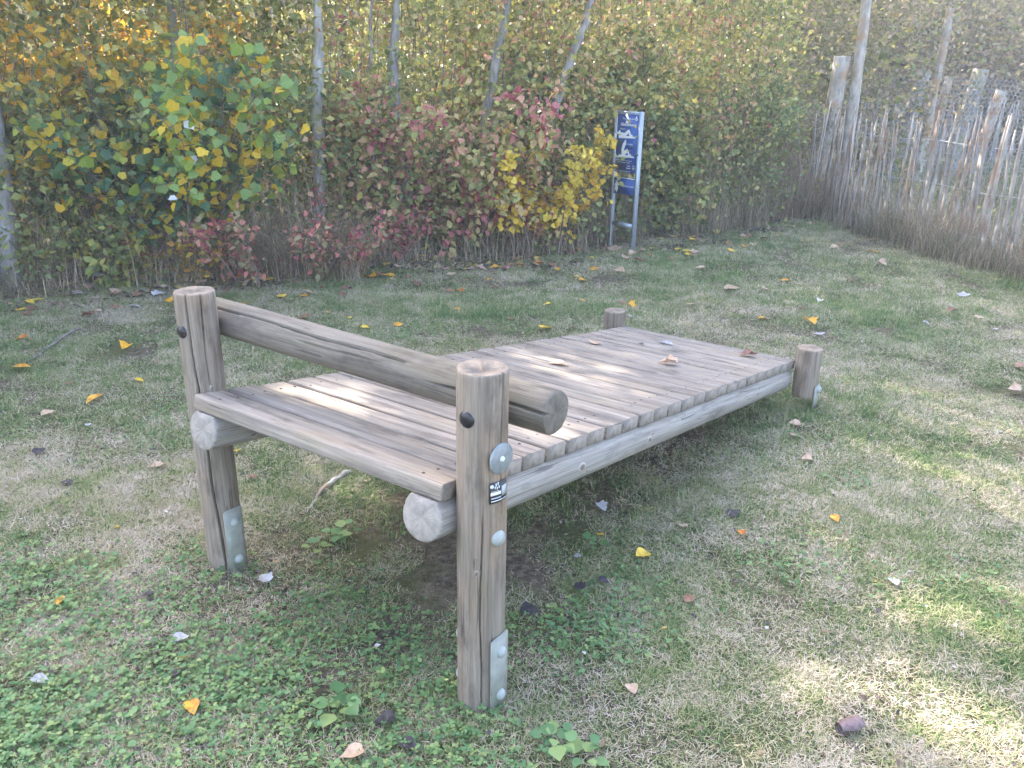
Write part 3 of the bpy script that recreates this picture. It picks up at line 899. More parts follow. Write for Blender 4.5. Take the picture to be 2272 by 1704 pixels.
# ------------------------------------------------------------------ shrub builder
def shrub_geo(seed, H, spread, nstem, nbr, ntw, nleaf, size, lean=(0, 0), low=.15, base_r=.12, jitter=.035, tip_up=.35):
    """returns stem Buf and leaf (pos, dir) arrays"""
    g = np.random.default_rng(seed)
    sb = Buf(); LP, LD = [], []
    for s_ in range(nstem):
        az = g.random() * 6.283; rb = base_r * math.sqrt(g.random())
        p = np.array([rb * math.cos(az), rb * math.sin(az), -.05])
        hh = H * g.uniform(.6, 1.0)
        out = spread * g.uniform(.15, 1.0)
        az2 = az + g.normal(0, .5)
        n = 7
        ts = np.linspace(0, 1, n)
        pts = np.stack([p[0] + math.cos(az2) * out * ts ** 1.4 + lean[0] * ts ** 1.5, p[1] + math.sin(az2) * out * ts ** 1.4 + lean[1] * ts ** 1.5, p[2] + hh * ts - .12 * hh * ts ** 3], -1)
        pts[1:] += g.normal(0, .02 * H, (n - 1, 3)) * ts[1:, None]
        sb.tube(pts, np.linspace(.011, .0025, n) * (H / 2) ** .5, 5, g.random())
        for b in range(nbr):
            tt = low + (1 - low) * (b + g.random()) / nbr
            i = min(int(tt * (n - 1)), n - 2); f = tt * (n - 1) - i
            q0 = pts[i] * (1 - f) + pts[i + 1] * f
            a_ = g.random() * 6.283
            ln = H * g.uniform(.12, .30) * (1.15 - tt * .6)
            dr = np.array([math.cos(a_), math.sin(a_), g.uniform(-.05, tip_up + .5)]); dr /= np.linalg.norm(dr)
            bts = np.linspace(0, 1, 4)
            bp = q0 + dr * ln * bts[:, None] + np.array([0, 0, -.10 * ln]) * (bts ** 2)[:, None] + g.normal(0, .03 * ln, (4, 3)) * bts[:, None]
            sb.tube(bp, np.linspace(.004, .0012, 4), 3, g.random(), cap=False)
            for w_ in range(ntw):
                tf = g.random()
                j = min(int(tf * 3), 2); ff = tf * 3 - j
                c0 = bp[j] * (1 - ff) + bp[j + 1] * ff
                d = g.normal(size=3); d[2] = d[2] * .5 + .1; d /= np.linalg.norm(d)
                tl = ln * g.uniform(.2, .5)
                k = nleaf
                u_ = g.random(k)
                pp = c0 + d * tl * u_[:, None] + g.normal(0, jitter, (k, 3))
                LP.append(pp); LD.append(d * .5 + g.normal(0, .8, (k, 3)) + np.array([0, 0, -.35]))
                if g.random() < .4: sb.tube([c0, c0 + d * tl], [.0015, .0008], 3, g.random(), cap=False)
    return sb, np.concatenate(LP), np.concatenate(LD)

def make_shrub(name, label, loc, geo_args, tmpl, size, mat, group=None, parts=None, cat='shrub', lmean=None, maxleaf=None, name_f='foliage'):
    root = empty(name, loc)
    tag(root, label, cat, group)
    sb, LP, LD = shrub_geo(**geo_args)
    obj('stems', sb.mesh('stems', M_stem), root)
    g = np.random.default_rng(geo_args['seed'] + 1)
    keep = LP[:, 2] > .02
    LP, LD = LP[keep], LD[keep]
    if maxleaf and len(LP) > maxleaf:
        ix = g.permutation(len(LP))[:maxleaf]; LP, LD = LP[ix], LD[ix]
    sz = size * g.uniform(.6, 1.25, len(LP))
    nparts = 0
    if parts:
        mats, weights, pt = parts[:3]
        # the leaves that show largest (towards the camera) become parts of their own
        world = LP + np.array(loc)
        score = np.linalg.norm(world - np.array([0, 0, CAMZ]), axis=1)
        order = np.argsort(score)
        pick = order[:min(300, len(order))]
        V, F = pt
        meshes = [np_mesh('leaf', V, [F], mm, np.full(len(V), g.random())) for mm in mats]
        ch = g.choice(len(mats), len(pick), p=weights)
        for a_, i in enumerate(pick):
            d = LD[i] / np.linalg.norm(LD[i])
            nr = g.normal(size=3) * .5 + np.array([0, -.6, .6])
            x, y, z = basis_from(d[None], nr[None])
            s_ = sz[i]
            M = Matrix.Identity(4)
            for r_ in range(3):
                M[r_][0], M[r_][1], M[r_][2], M[r_][3] = x[0][r_] * s_, y[0][r_] * s_, z[0][r_] * s_, LP[i][r_]
            obj('leaf', meshes[ch[a_]], root, M)
        rest = order[len(pick):]
        LP, LD, sz = LP[rest], LD[rest], sz[rest]
    if len(LP):
        b = Buf()
        nr = g.normal(size=(len(LP), 3)) * .6 + np.array([0, -.35, .75])
        leaves(b, LP, sz, tmpl, LD, nr, g=g)
        f = obj(name_f, b.mesh('foliage', mat), root)
        f['kind'] = 'stuff'
    return root

RH, OV, MP = T_rhomb(), T_ovate(), T_maple()
def sh(**k):
    d = dict(seed=1, H=1.8, spread=.7, nstem=8, nbr=9, ntw=5, nleaf=6, size=.06); d.update(k); return d

# --- named shrubs of the wood edge, left to right
make_shrub('poplar_sapling', 'bushy young poplar with big green and yellow lobed leaves and silvery white undersides', (-2.6, 6.6, 0),
           sh(seed=51, H=2.12, spread=.85, nstem=14, nbr=9, ntw=5, nleaf=3, lean=(.05, -.3), low=.30, base_r=.18, jitter=.05), MP, .076, L_poplar,
           parts=([L_pop_g, L_pop_l, L_pop_y, L_pop_w], [.42, .29, .26, .03], MP))
make_shrub('field_maple', 'bright yellow field maple bush in full autumn colour beside the blue sign', (.27, 7.8, 0),
           sh(seed=52, H=1.36, spread=.56, nstem=12, nbr=7, ntw=5, nleaf=5, base_r=.25, low=.25, jitter=.03), MP, .047, L_yellow,
           parts=([L_yellow], [1.0], MP), maxleaf=2300)
make_shrub('crimson_shrub', 'low crimson leaved seedling thicket at the feet of the poplar, behind the left tall post', (-1.95, 6.65, 0),
           sh(seed=53, H=.75, spread=.75, nstem=18, nbr=5, ntw=4, nleaf=4, base_r=.5, low=.2), OV, .05, L_pink)
make_shrub('crimson_shrub', 'small crimson seedling clump just right of the low red thicket, by the pale trunk', (-1.25, 7.15, 0),
           sh(seed=54, H=.6, spread=.55, nstem=12, nbr=5, ntw=4, nleaf=4, base_r=.4, low=.2), OV, .05, L_pink)
make_shrub('dogwood', 'large dogwood with mixed red, pink and yellow-green leaves, widest shrub in the middle', (-.45, 7.95, 0),
           sh(seed=55, H=1.75, spread=.95, nstem=16, nbr=9, ntw=5, nleaf=7, base_r=.45), OV, .075, L_red)
make_shrub('dogwood', 'dogwood with reddish leaves leaning between the pale trunk and the forked trunk', (-1.1, 7.75, 0),
           sh(seed=56, H=1.75, spread=.8, nstem=12, nbr=8, ntw=5, nleaf=7, base_r=.35), OV, .075, L_red)
make_shrub('dogwood', 'small dogwood with yellowish and pink leaves touching the left side of the yellow bush', (.05, 8.0, 0),
           sh(seed=57, H=1.25, spread=.6, nstem=10, nbr=8, ntw=5, nleaf=6, base_r=.3), OV, .055, L_red)
make_shrub('green_shrub', 'dark green shrub beside the leaning trunk at the left edge', (-3.15, 6.7, 0),
           sh(seed=58, H=1.75, spread=.75, nstem=14, nbr=9, ntw=5, nleaf=7, base_r=.35), OV, .07, L_green)
make_shrub('green_shrub', 'dull green shrub between the dark left shrub and the big leaved poplar', (-2.75, 7.3, 0),
           sh(seed=59, H=1.5, spread=.7, nstem=12, nbr=8, ntw=5, nleaf=7, base_r=.35), OV, .055, L_green)
make_shrub('golden_shrub', 'tall golden orange shrub in the top left corner behind the dark green one', (-4.1, 8.0, 0),
           sh(seed=60, H=3.0, spread=1.0, nstem=14, nbr=10, ntw=5, nleaf=7, base_r=.4), OV, .07, L_gold)
make_shrub('golden_shrub', 'golden yellow bush, leaves coloured as if backlit, behind the upper part of the poplar', (-3.2, 8.8, 0),
           sh(seed=61, H=3.0, spread=1.0, nstem=14, nbr=10, ntw=5, nleaf=7, base_r=.4), OV, .065, L_gold)
make_shrub('hazel', 'olive green hazel right behind the sign', (1.5, 9.1, 0),
           sh(seed=62, H=2.2, spread=.85, nstem=14, nbr=9, ntw=5, nleaf=7, base_r=.35), OV, .072, L_olive)
make_shrub('hazel', 'olive and yellow hazel behind the yellow maple, left of the sign top', (.7, 9.3, 0),
           sh(seed=63, H=2.4, spread=.8, nstem=14, nbr=9, ntw=5, nleaf=7, base_r=.35), OV, .072, L_olive)
make_shrub('hazel', 'tall olive hazel between the two leaning middle trunks', (-.3, 9.6, 0),
           sh(seed=64, H=2.9, spread=.9, nstem=14, nbr=9, ntw=5, nleaf=7, base_r=.35), OV, .072, L_olive)
make_shrub('brown_shrub', 'dull green and russet bush in the hollow between sign and fence', (2.4, 10.2, 0),
           sh(seed=65, H=2.0, spread=.9, nstem=14, nbr=9, ntw=5, nleaf=7, base_r=.4), OV, .05, L_green)
make_shrub('brown_shrub', 'russet and olive bush touching the fence corner', (3.1, 11.2, 0),
           sh(seed=66, H=2.1, spread=.9, nstem=14, nbr=9, ntw=5, nleaf=7, base_r=.4), OV, .05, L_brown)
make_shrub('seedling_bush', 'small yellow green seedling at the foot of the dark green shrub, far left', (-3.0, 6.25, 0),
           sh(seed=67, H=.55, spread=.35, nstem=7, nbr=4, ntw=3, nleaf=4, base_r=.15), OV, .06, L_olive, cat='plant')
make_shrub('seedling_bush', 'small yellow leaved seedling between the poplar stems and the left edge trunk', (-2.65, 6.45, 0),
           sh(seed=68, H=.5, spread=.3, nstem=6, nbr=4, ntw=3, nleaf=4, base_r=.12), OV, .055, L_yellow, cat='plant')

# --- thicket mass behind (stuff)
def mass(name, label, n, xr, yr, zr, size, mat, seed, clump=.22, nper=40, tm=RH, yfun=None, extra=None):
    g = np.random.default_rng(seed)
    nc = n // nper
    cx_ = g.uniform(*xr, nc); t_ = g.random(nc)
    y0 = (yfun(cx_) if yfun is not None else yr[0] * np.ones(nc))
    cy_ = y0 + t_ * (yr[1] - yr[0]) if yfun is not None else g.uniform(*yr, nc)
    cz_ = zr[0] + (zr[1] - zr[0]) * g.random(nc) ** .9
    c_ = np.stack([cx_, cy_, cz_], -1)
    if extra is not None:
        c_ = c_[extra(c_, g)]
    P_ = (c_[:, None, :] + g.normal(0, clump, (len(c_), nper, 3)) * np.array([1, 1, .7])).reshape(-1, 3)
    tone = np.repeat(g.random(len(c_)), nper)
    rn = np.clip(tone * .6 + g.random(len(P_)) * .4, 0, 1)
    k = P_[:, 2] > 0.02
    P_, rn = P_[k], rn[k]
    b = Buf()
    nr = g.normal(size=(len(P_), 3)) * .7 + np.array([0, -.2, .6])
    leaves(b, P_, size * g.uniform(.6, 1.3, len(P_)), tm, None, nr, rn, g=g)
    o = obj(name, b.mesh(name, mat)); tag(o, label, kind='stuff')
    return o
mass('thicket_foliage', 'olive and yellow leaves of the wood behind the shrubs', 64000, (-8.5, 3.4), (1.25, 3.4), (.1, 3.7), .065, L_olive, 71, yfun=edge_y)
mass('thicket_foliage', 'golden leaves of the wood at the upper left', 30000, (-9.5, -2.4), (1.6, 4.5), (.8, 4.2), .075, L_gold, 72, yfun=edge_y)
mass('thicket_foliage', 'dark green leaves low in the wood', 24000, (-8.5, 3.2), (1.1, 2.6), (.05, 1.5), .06, L_green, 73, yfun=edge_y)
mass('thicket_foliage', 'russet and pink leaves scattered through the wood', 9000, (-2.2, 3.0), (1.0, 2.4), (.3, 2.6), .06, L_red, 74, yfun=edge_y)
mass('far_wood_foliage', 'dull olive and russet leaves of the far hedge behind the fenced plot', 80000, (1.5, 24), (18.0, 22.5), (0, 5.0), .12, L_brown, 75, clump=.45)
mass('far_wood_foliage', 'yellow olive leaves in the top of the far hedge', 22000, (2.5, 24), (17.0, 21), (2.2, 6.5), .11, L_olive, 76, clump=.4)
mass('far_wood_foliage', 'olive leaves of the wood far behind the left shrubs', 60000, (-22, 6), (14.0, 18), (0, 5.5), .15, L_olive, 77, clump=.5)
mass('far_wood_foliage', 'deep olive leaves at the back of the far wood', 120000, (-24, 30), (23.5, 28), (0, 6), .30, L_brown, 79, clump=.6)
mass('thicket_foliage', 'dull russet green bank of leaves behind the fence corner', 24000, (2.2, 6.2), (12.0, 15.5), (.1, 4.6), .07, L_brown, 78, clump=.32)

# thin upright stems of the wood (stuff)
def stems(name, label, n, xr, dy, hz, mat, seed, rad=(.003, .009), lean=.25, yfun=edge_y, zb=-.02):
    g = np.random.default_rng(seed); b = Buf()
    for k in range(n):
        x = g.uniform(*xr); y = float(yfun(x)) + g.uniform(*dy)
        h = g.uniform(*hz); a_ = g.random() * 6.28; l = g.uniform(0, lean) * h
        ts = np.linspace(0, 1, 5)
        p = np.stack([x + math.cos(a_) * l * ts ** 1.5, y + math.sin(a_) * l * ts ** 1.5, zb + h * ts], -1)
        p[1:] += g.normal(0, .012 * h, (4, 3))
        r0 = g.uniform(*rad)
        b.tube(p, np.linspace(r0, r0 * .4, 5), 4, g.random(), cap=False)
    o = obj(name, b.mesh(name, mat)); tag(o, label, kind='stuff'); return o
stems('thicket_stems', 'crowded thin brown stems of the thicket', 420, (-6, 3.2), (.2, 3.0), (1.2, 4.2), M_stem, 81)
stems('thicket_stems', 'thin yellowish upright shoots in the middle of the wood', 160, (-1.4, 1.2), (1.6, 3.2), (2.5, 4.5), M_dryg, 82, (.004, .01), .1)

# ------------------------------------------------------------------ trees (trunk + crown), crowns above the frame break the sun into patches
SUNn = np.array(SUN)
spots = []   # (x,y,z, radius) sunlit patches on lawn and deck
for (px, py, z, r) in ((1270, 845, .34, .25), (1400, 810, .29, .14), (740, 870, .58, .16), (1190, 965, .50, .15), (600, 850, .62, .08), (930, 830, .50, .07), (760, 1060, .0, .16), (560, 980, 0, .13), (2010, 890, 0, .42), (2140, 1030, 0, .42), (1880, 900, 0, .16), (2190, 1350, 0, .22),
                       (2080, 1560, 0, .16), (1760, 1480, 0, .10), (2180, 900, 0, .25), (250, 1000, 0, .12), (100, 900, 0, .10), (1620, 1250, 0, .08), (620, 690, 0, .12), (1850, 1200, 0, .10), (1960, 1350, 0, .10)):
    p_ = gnd(px, py, z)
    spots.append((np.array(p_), r))
def carve(P_, g):  # cuts made-up gaps into the crowns so the sun reaches each spot
    keep = np.ones(len(P_), bool)
    for c_, r in spots:
        d = P_ - c_
        al = d @ SUNn
        perp = np.linalg.norm(d - al[:, None] * SUNn, axis=1)
        keep &= perp > r * g.uniform(.75, 1.25, len(P_))
    return keep

def tree(name, label, base, pts, r0, r1, crown_c, crown_r, nleaf, mat, bark, seed, group='trees of the wood edge', size=.12, zmin=2.6):
    g = np.random.default_rng(seed)
    root = empty(name, (base[0], base[1], 0))
    tag(root, label, 'tree', group)
    off = np.array([base[0], base[1], 0])
    b = Buf()
    pts = np.array([list(p) for p in pts])
    # smooth the trunk line
    tt = np.linspace(0, len(pts) - 1, len(pts) * 3)
    sm = np.stack([np.interp(tt, range(len(pts)), pts[:, k]) for k in range(3)], -1)
    sm[1:-1] += g.normal(0, .008, (len(sm) - 2, 3))
    top = np.array(crown_c)
    ext = np.stack([sm[-1] * (1 - a_) + (top + np.array([0, 0, crown_r[2] * .7])) * a_ for a_ in (.3, .6, 1.0)])
    line = np.concatenate([sm, ext]) - off
    b.tube(line, np.interp(np.linspace(0, 1, len(line)), [0, .6, 1], [r0, r1, .01]), 12, .5)
    obj('trunk', b.mesh('trunk', bark, True), root)
    # limbs
    b = Buf(); cl = []
    for k in range(26):
        i = g.integers(len(sm) - 1, len(line)); s0 = line[i]
        d = g.normal(size=3); d /= np.linalg.norm(d)
        e = (top - off) + d * np.array(crown_r) * g.uniform(.4, .95)
        mid = (s0 + e) / 2 + g.normal(0, .15, 3) + np.array([0, 0, .15])
        b.tube([s0, mid, e], [.03, .016, .004], 5, .5, cap=False)
        for a_ in np.linspace(.3, 1, 7): cl.append(s0 * (1 - a_) + e * a_ + g.normal(0, .18, 3))
    obj('limbs', b.mesh('limbs', bark), root)
    cl = np.array(cl)
    P_ = cl[g.integers(0, len(cl), nleaf)] + g.normal(0, .26, (nleaf, 3))
    Wd = P_ + off
    k = (Wd[:, 2] > zmin) & carve(Wd, g)
    P_ = P_[k]
    b = Buf()
    leaves(b, P_, size * g.uniform(.6, 1.25, len(P_)), RH, None, None, g=g, flat=.5)
    c_ = obj('crown', b.mesh('crown', mat), root); c_['kind'] = 'stuff'
    return root

tree('left_edge_tree'.replace('left_edge_', ''), 'grey trunk leaning in at the left edge, nearest to the lawn', (-3.83, 6.2),
     [at(26, 640, 6.0), at(18, 560, 6.02), at(6, 430, 6.05), at(-10, 300, 6.1), at(-40, 60, 6.2)], .075, .06, (-4.3, 6.8, 5.6), (1.7, 1.7, 2.0), 7500, L_gold, M_barkg, 91)
tree('tree', 'dark grey trunk at the top, rising right of the poplar tip', (-2.9, 7.55),
     [(-2.42, 7.55, -.05), at(392, 260, 7.55), at(380, 120, 7.55), at(366, 0, 7.55)], .06, .045, (-3.6, 9.4, 5.8), (1.8, 1.8, 2.2), 7500, L_gold, M_bark, 92)
tree('tree', 'tall straight pale trunk, palest and most complete of the wood, left of the red dogwoods', (-2.0, 7.4),
     [(-1.77, 7.4, -.05), at(691, 400, 7.4), at(684, 250, 7.4), at(688, 120, 7.4), at(686, 0, 7.4)], .055, .045, (-1.9, 9.3, 6.0), (1.8, 1.8, 2.2), 7500, L_olive, M_bark2, 93)
tree('tree', 'blotchy pale trunk with a side fork at the top, half hidden by red dogwood leaves', (-1.25, 7.75),
     [(-.92, 7.75, -.05), at(868, 340, 7.75), at(852, 200, 7.75), at(848, 120, 7.75), at(857, 0, 7.75)], .052, .046, (-1.3, 9.9, 5.7), (1.7, 1.7, 2.1), 7500, L_olive, M_bark, 94)
tree('tree', 'short crooked thin trunk standing in front of the dogwoods', (-1.25, 7.55),
     [(-1.22, 7.55, -.05), at(816, 420, 7.55), at(806, 340, 7.55), at(810, 260, 7.55), at(800, 120, 7.6), at(806, -20, 7.55)], .036, .010, (-1.5, 8.9, 4.2), (1.0, 1.0, 1.2), 2200, L_red, M_bark, 95)
tree('tree', 'grey trunk leaning right, crossing the middle of the wood', (-.3, 8.0),
     [(-.32, 8.0, -.05), at(1050, 250, 8.0), at(1068, 140, 8.0), at(1098, 0, 8.0)], .05, .04, (.4, 9.9, 5.7), (1.8, 1.8, 2.2), 5200, L_olive, M_bark, 96)
tree('tree', 'bent grey trunk curving up to the right, nearest to the sign', (.3, 8.15),
     [(.15, 8.15, -.05), at(1180, 300, 8.15), at(1200, 230, 8.15), at(1232, 130, 8.15), at(1262, 50, 8.15), at(1280, 0, 8.15)], .045, .036, (1.1, 10.1, 5.6), (1.8, 1.8, 2.2), 3800, L_olive, M_bark, 97)
dk = [(-5.6, 8.0, 5.5), (-6.4, 10.5, 6.2), (-4.6, 11.2, 6.4), (-2.4, 12.0, 6.4), (.2, 12.4, 6.4), (2.6, 13.2, 6.2), (-8.6, 9.0, 6.0), (-8.0, 12.8, 6.5), (-5.0, 14.0, 7.0), (-1.5, 15.0, 7)]  # mostly hidden trees, added so their crowns shade the lawn
DKL = ['unseen added tree beyond the left edge, behind the leaning one', 'added dark tree deep in the golden leaves, far left', 'added dark tree deep behind the poplar', 'added dark tree deep behind the straight pale trunk', 'added dark tree deep between the two leaning middle trunks', 'added dark tree deep behind the hollow right of the sign', 'unseen added tree farthest out to the left', 'added dark tree far back on the left, behind the golden shrubs', 'added dark tree far back behind the poplar tip', 'added dark tree farthest back, behind the blotchy forked trunk']
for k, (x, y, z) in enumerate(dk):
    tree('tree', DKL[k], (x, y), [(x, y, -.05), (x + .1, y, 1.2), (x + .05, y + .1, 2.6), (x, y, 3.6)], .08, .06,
         (x, y, z), (2.1, 2.1, 2.4), 7500 if y < 11.5 else 900, L_olive if k % 2 else L_gold, M_barkd, 300 + k, group='added dark trees deep in the wood')

# ------------------------------------------------------------------ dry undergrowth along the edge (stuff)
def ribbons(name, label, n, gen, hz, wd, mat, seed, lean=(.2, 1.0)):
    g = np.random.default_rng(seed)
    x, y = gen(n, g); n = len(x)
    h = g.uniform(*hz, n) * g.uniform(.4, 1, n) * (.45 + .9 * vnoise(x, y, 1.9, 31)); az = g.random(n) * 6.283; tl = g.uniform(*lean, n)
    out = np.stack([np.cos(az), np.sin(az), np.zeros(n)], -1)
    sd = np.stack([-np.sin(az), np.cos(az), np.zeros(n)], -1)
    base = np.stack([x, y, hnoise(x, y) - .01], -1)
    rows = []
    for t_, wf in ((0, 1), (.35, .9), (.7, .7), (1, .25)):
        c_ = base + out * (h * tl * t_ ** 1.8)[:, None] + np.array([0, 0, 1]) * (h * (t_ - .35 * tl * t_ ** 2.5))[:, None]
        ww = wd * wf * g.uniform(.7, 1.3, n)
        rows += [c_ - sd * ww[:, None], c_ + sd * ww[:, None]]
    V = np.stack(rows, 1).reshape(-1, 3)
    k = np.arange(n) * 8
    F = np.concatenate([np.stack([k + i, k + i + 1, k + i + 3, k + i + 2], -1) for i in (0, 2, 4)])
    b = Buf(); b.add(V, [F], np.repeat(g.random(n), 8))
    o = obj(name, b.mesh(name, mat)); tag(o, label, kind='stuff'); return o
def edge_band(x0, x1, a, b_, pw=1.0):
    def gen(n, g):
        x = g.uniform(x0, x1, n); cl = vnoise(x, x * 0, 2.5, 17)
        y = edge_y(x) + a + (b_ - a) * g.random(n) ** pw
        k = g.random(n) < np.clip(2.2 * vnoise(x, y, 2.4, 23) - .45, .06, 1)
        k &= ~((x > .7) & (x < 1.4) & (y < 8.35) & (g.random(n) < .85))
        return x[k], y[k]
    return gen
def fence_band(n, g):
    t_ = g.uniform(-.15, 1.5, n); off = g.uniform(-.35, .45, n)
    x = FC[0] + (FE[0] - FC[0]) * t_ + off; y = FC[1] + (FE[1] - FC[1]) * t_ + off * .24
    k = g.random(n) < np.clip(2.4 * vnoise(x * 1.0, y, 3.1, 41) - .4, .08, 1)
    return x[k], y[k]
ribbons('dry_undergrowth', 'dead brown grass and bramble stems along the wood edge', 17000, edge_band(-7, 3.9, -.35, 1.1), (.2, .75), .0022, M_dry, 83)
ribbons('dry_undergrowth', 'pinkish grey tangle of dead arching stems under the poplar', 3800, lambda n, g: (g.uniform(-3.2, -1.2, n), edge_y(np.linspace(-3.2, -1.2, n)) * 0 + np.interp(g.uniform(0, 1, n), [0, 1], [6.35, 7.2])), (.4, 1.15), .0016, M_dry, 183, (.4, 1.4))
ribbons('thicket_twigs', 'fine pale tan twigs tangled through the front of the thicket', 8500, edge_band(-6, 3.6, .05, 1.1), (.7, 2.0), .0017, M_dry, 184, (.15, .8))
ribbons('edge_grass', 'long green and straw grass at the foot of the thicket', 9000, edge_band(-7, 3.9, -.35, .6), (.08, .3), .0022, M_dryg, 84, (.3, 1.3))
ribbons('fence_grass', 'tall dry grass growing through the paling fence', 7500, fence_band, (.12, .7), .0024, M_dryg, 85, (.1, .8))
ribbons('fence_grass', 'bleached dead stalks tangled through the lower half of the pickets', 7000, fence_band, (.2, .95), .0022, M_dry, 185, (.2, 1.1))
ribbons('fence_grass', 'dead straw stalks beside the fence corner', 4500, lambda n, g: (g.uniform(2.3, 4.0, n), g.uniform(9.9, 11.2, n)), (.4, 1.1), .0024, M_dry, 86, (.1, .7))
ribbons('plot_weeds', 'pale green weeds inside the fenced plot', 9000, lambda n, g: (g.uniform(4.4, 11, n), g.uniform(9, 17, n)), (.2, .5), .004, M_dryg, 87, (.2, .9))
mass('plot_weed_leaves', 'green and yellow weed leaves inside the fenced plot', 6000, (4.6, 11), (9.0, 16.5), (0, .35),   .05, L_green, 88, clump=.14)
mass('edge_weed_leaves', 'low mixed leaves creeping at the thicket foot', 5000, (-5, 3.6), (-.1, .9), (0, .35), .045, L_green, 89, clump=.12, tm=OV, yfun=edge_y)
mass('edge_weed_leaves', 'red and orange seedlings low along the thicket foot', 2600, (-3.0, .6), (-.05, .8), (0, .35), .045, L_pink, 90, clump=.12, tm=OV, yfun=edge_y)

# ------------------------------------------------------------------ leaf litter (stuff) along the edge
def litter(name, label, n, gen, size, mat, seed):
    g = np.random.default_rng(seed); x, y = gen(n, g)
    P_ = np.stack([x, y, hnoise(x, y) + g.uniform(.004, .03, len(x))], -1)
    b = Buf()
    d = g.normal(size=(len(x), 3)); d[:, 2] *= .2
    nr = g.normal(size=(len(x), 3)) * .35 + np.array([0, 0, 1])
    leaves(b, P_, size * g.uniform(.5, 1.2, len(x)), OV, d, nr, g=g)
    o = obj(name, b.mesh(name, mat)); tag(o, label, kind='stuff')
L_litter = leaf_mat('litter', [(0, (.06, .05, .045)), (.35, (.15, .105, .08)), (.65, (.27, .18, .12)), (.9, (.40, .31, .22)), (1, (.55, .36, .06))], .15, rough=.7)
litter('leaf_litter', 'small brown leaf litter under the thicket edge', 12000, edge_band(-7, 3.9, -.75, 1.0, 1.1), .05, L_litter, 95)
L_scrap = leaf_mat('scraps', [(0, (.05, .045, .055)), (.5, (.10, .08, .08)), (.8, (.24, .16, .11)), (1, (.5, .46, .44))], .1, rough=.7)
litter('leaf_litter', 'dark specks of old leaf and soil in the near lawn', 2200, lambda n, g: (g.uniform(-2.6, 3.2, n), 1 + 4.5 * g.random(n) ** 1.2), .016, L_scrap, 97)
litter('leaf_litter', 'scraps of dead leaf caught in the lawn', 2600, lambda n, g: (g.uniform(-4.5, 4.2, n), 1 + 8 * g.random(n) ** 1.1), .022, L_litter, 96)

# ------------------------------------------------------------------ fallen leaves, each a thing
def fl_mesh(kind, cols, seed):
    g = random.Random(seed)
    V, F = {'ovate': T_heart, 'maple': lambda: T_maple(.18)}[kind]()
    V = V.copy()
    V[:, 0] *= g.uniform(.8, 1.15)
    cu = g.uniform(.05, .6)
    V[:, 2] = V[:, 2] * .8 + cu * .6 * (V[:, 0] ** 2) * 1.6 + g.uniform(-.1, .25) * (V[:, 1] - .5) ** 2
    V[:, 2] += np.array([g.uniform(-.018, .018) for _ in V])
    V[:, 2] -= V[:, 2].min()
    V[:, 1] -= .5
    n0 = len(V)
    st = np.array([[-.012, -.48, .06], [.012, -.48, .06], [.012 + .05, -1.0, .02], [-.012 + .05, -1.0, .02]])
    V = np.concatenate([V, st])
    m, t = new_mat('fallen_leaf')
    tc = t.nodes.new('ShaderNodeTexCoord')
    n = noise(t, tc.outputs['Object'], 3.2, 3)
    c = ramp(t, n, [(.38, cols[0]), (.6, cols[1])]).outputs[0]
    c = mixc(t, ramp(t, noise(t, tc.outputs['Object'], 14, 3), [(.6, (0, 0, 0)), (.68, (.55,) * 3)]).outputs[0], c, tuple(x * .3 for x in cols[0]))
    finish(t, c, .55, trans=.25)
    return np_mesh('fallen_leaf', V, [F, [[n0, n0 + 1, n0 + 2, n0 + 3]]], m)
LK = {
    'yellow': ([fl_mesh('ovate', ((.62, .40, .06), (.80, .54, .08)), 1), fl_mesh('maple', ((.75, .40, .03), (.62, .28, .03)), 2)]),
    'orange': ([fl_mesh('ovate', ((.50, .20, .04), (.74, .42, .05)), 4), fl_mesh('maple', ((.68, .26, .03), (.42, .13, .03)), 3)]),
    'tan': ([fl_mesh('ovate', ((.45, .30, .20), (.52, .38, .28)), 5), fl_mesh('maple', ((.40, .26, .18), (.50, .36, .27)), 6)]),
    'brown': ([fl_mesh('ovate', ((.20, .10, .07), (.32, .17, .11)), 7), fl_mesh('maple', ((.17, .085, .065), (.27, .12, .09)), 8)]),
    'dark': ([fl_mesh('ovate', ((.035, .032, .04), (.075, .065, .07)), 9), fl_mesh('maple', ((.04, .035, .04), (.06, .05, .06)), 10)]),
    'silver': ([fl_mesh('ovate', ((.30, .29, .31), (.46, .45, .48)), 11), fl_mesh('maple', ((.40, .38, .40), (.50, .48, .51)), 12)]),
}
def fallen(kind, px, py, size, label, group=None, z=0.0, rz=None, var=None, name='fallen_leaf', pos=None, tilt=None):
    g_ = random.Random(int(px * 13 + py * 7))
    p = pos if pos is not None else gnd(px, py, z)
    me = LK[kind][(0 if g_.random() < .8 else 1) if var is None else var]
    o = obj(name, me)
    zz = p.z if z or pos is not None else float(hnoise(p.x, p.y)) + .024
    o.location = (p.x, p.y, zz)
    tl = .22 if tilt is None else tilt
    o.rotation_euler = (g_.uniform(-tl, tl), g_.uniform(-tl, tl), g_.uniform(0, 6.28) if rz is None else rz)
    o.scale = (size,) * 3
    o.scale = (size * (1.1 if p.y > 4.2 else .8),) * 3
    tag(o, label, 'leaf', group)
    return o
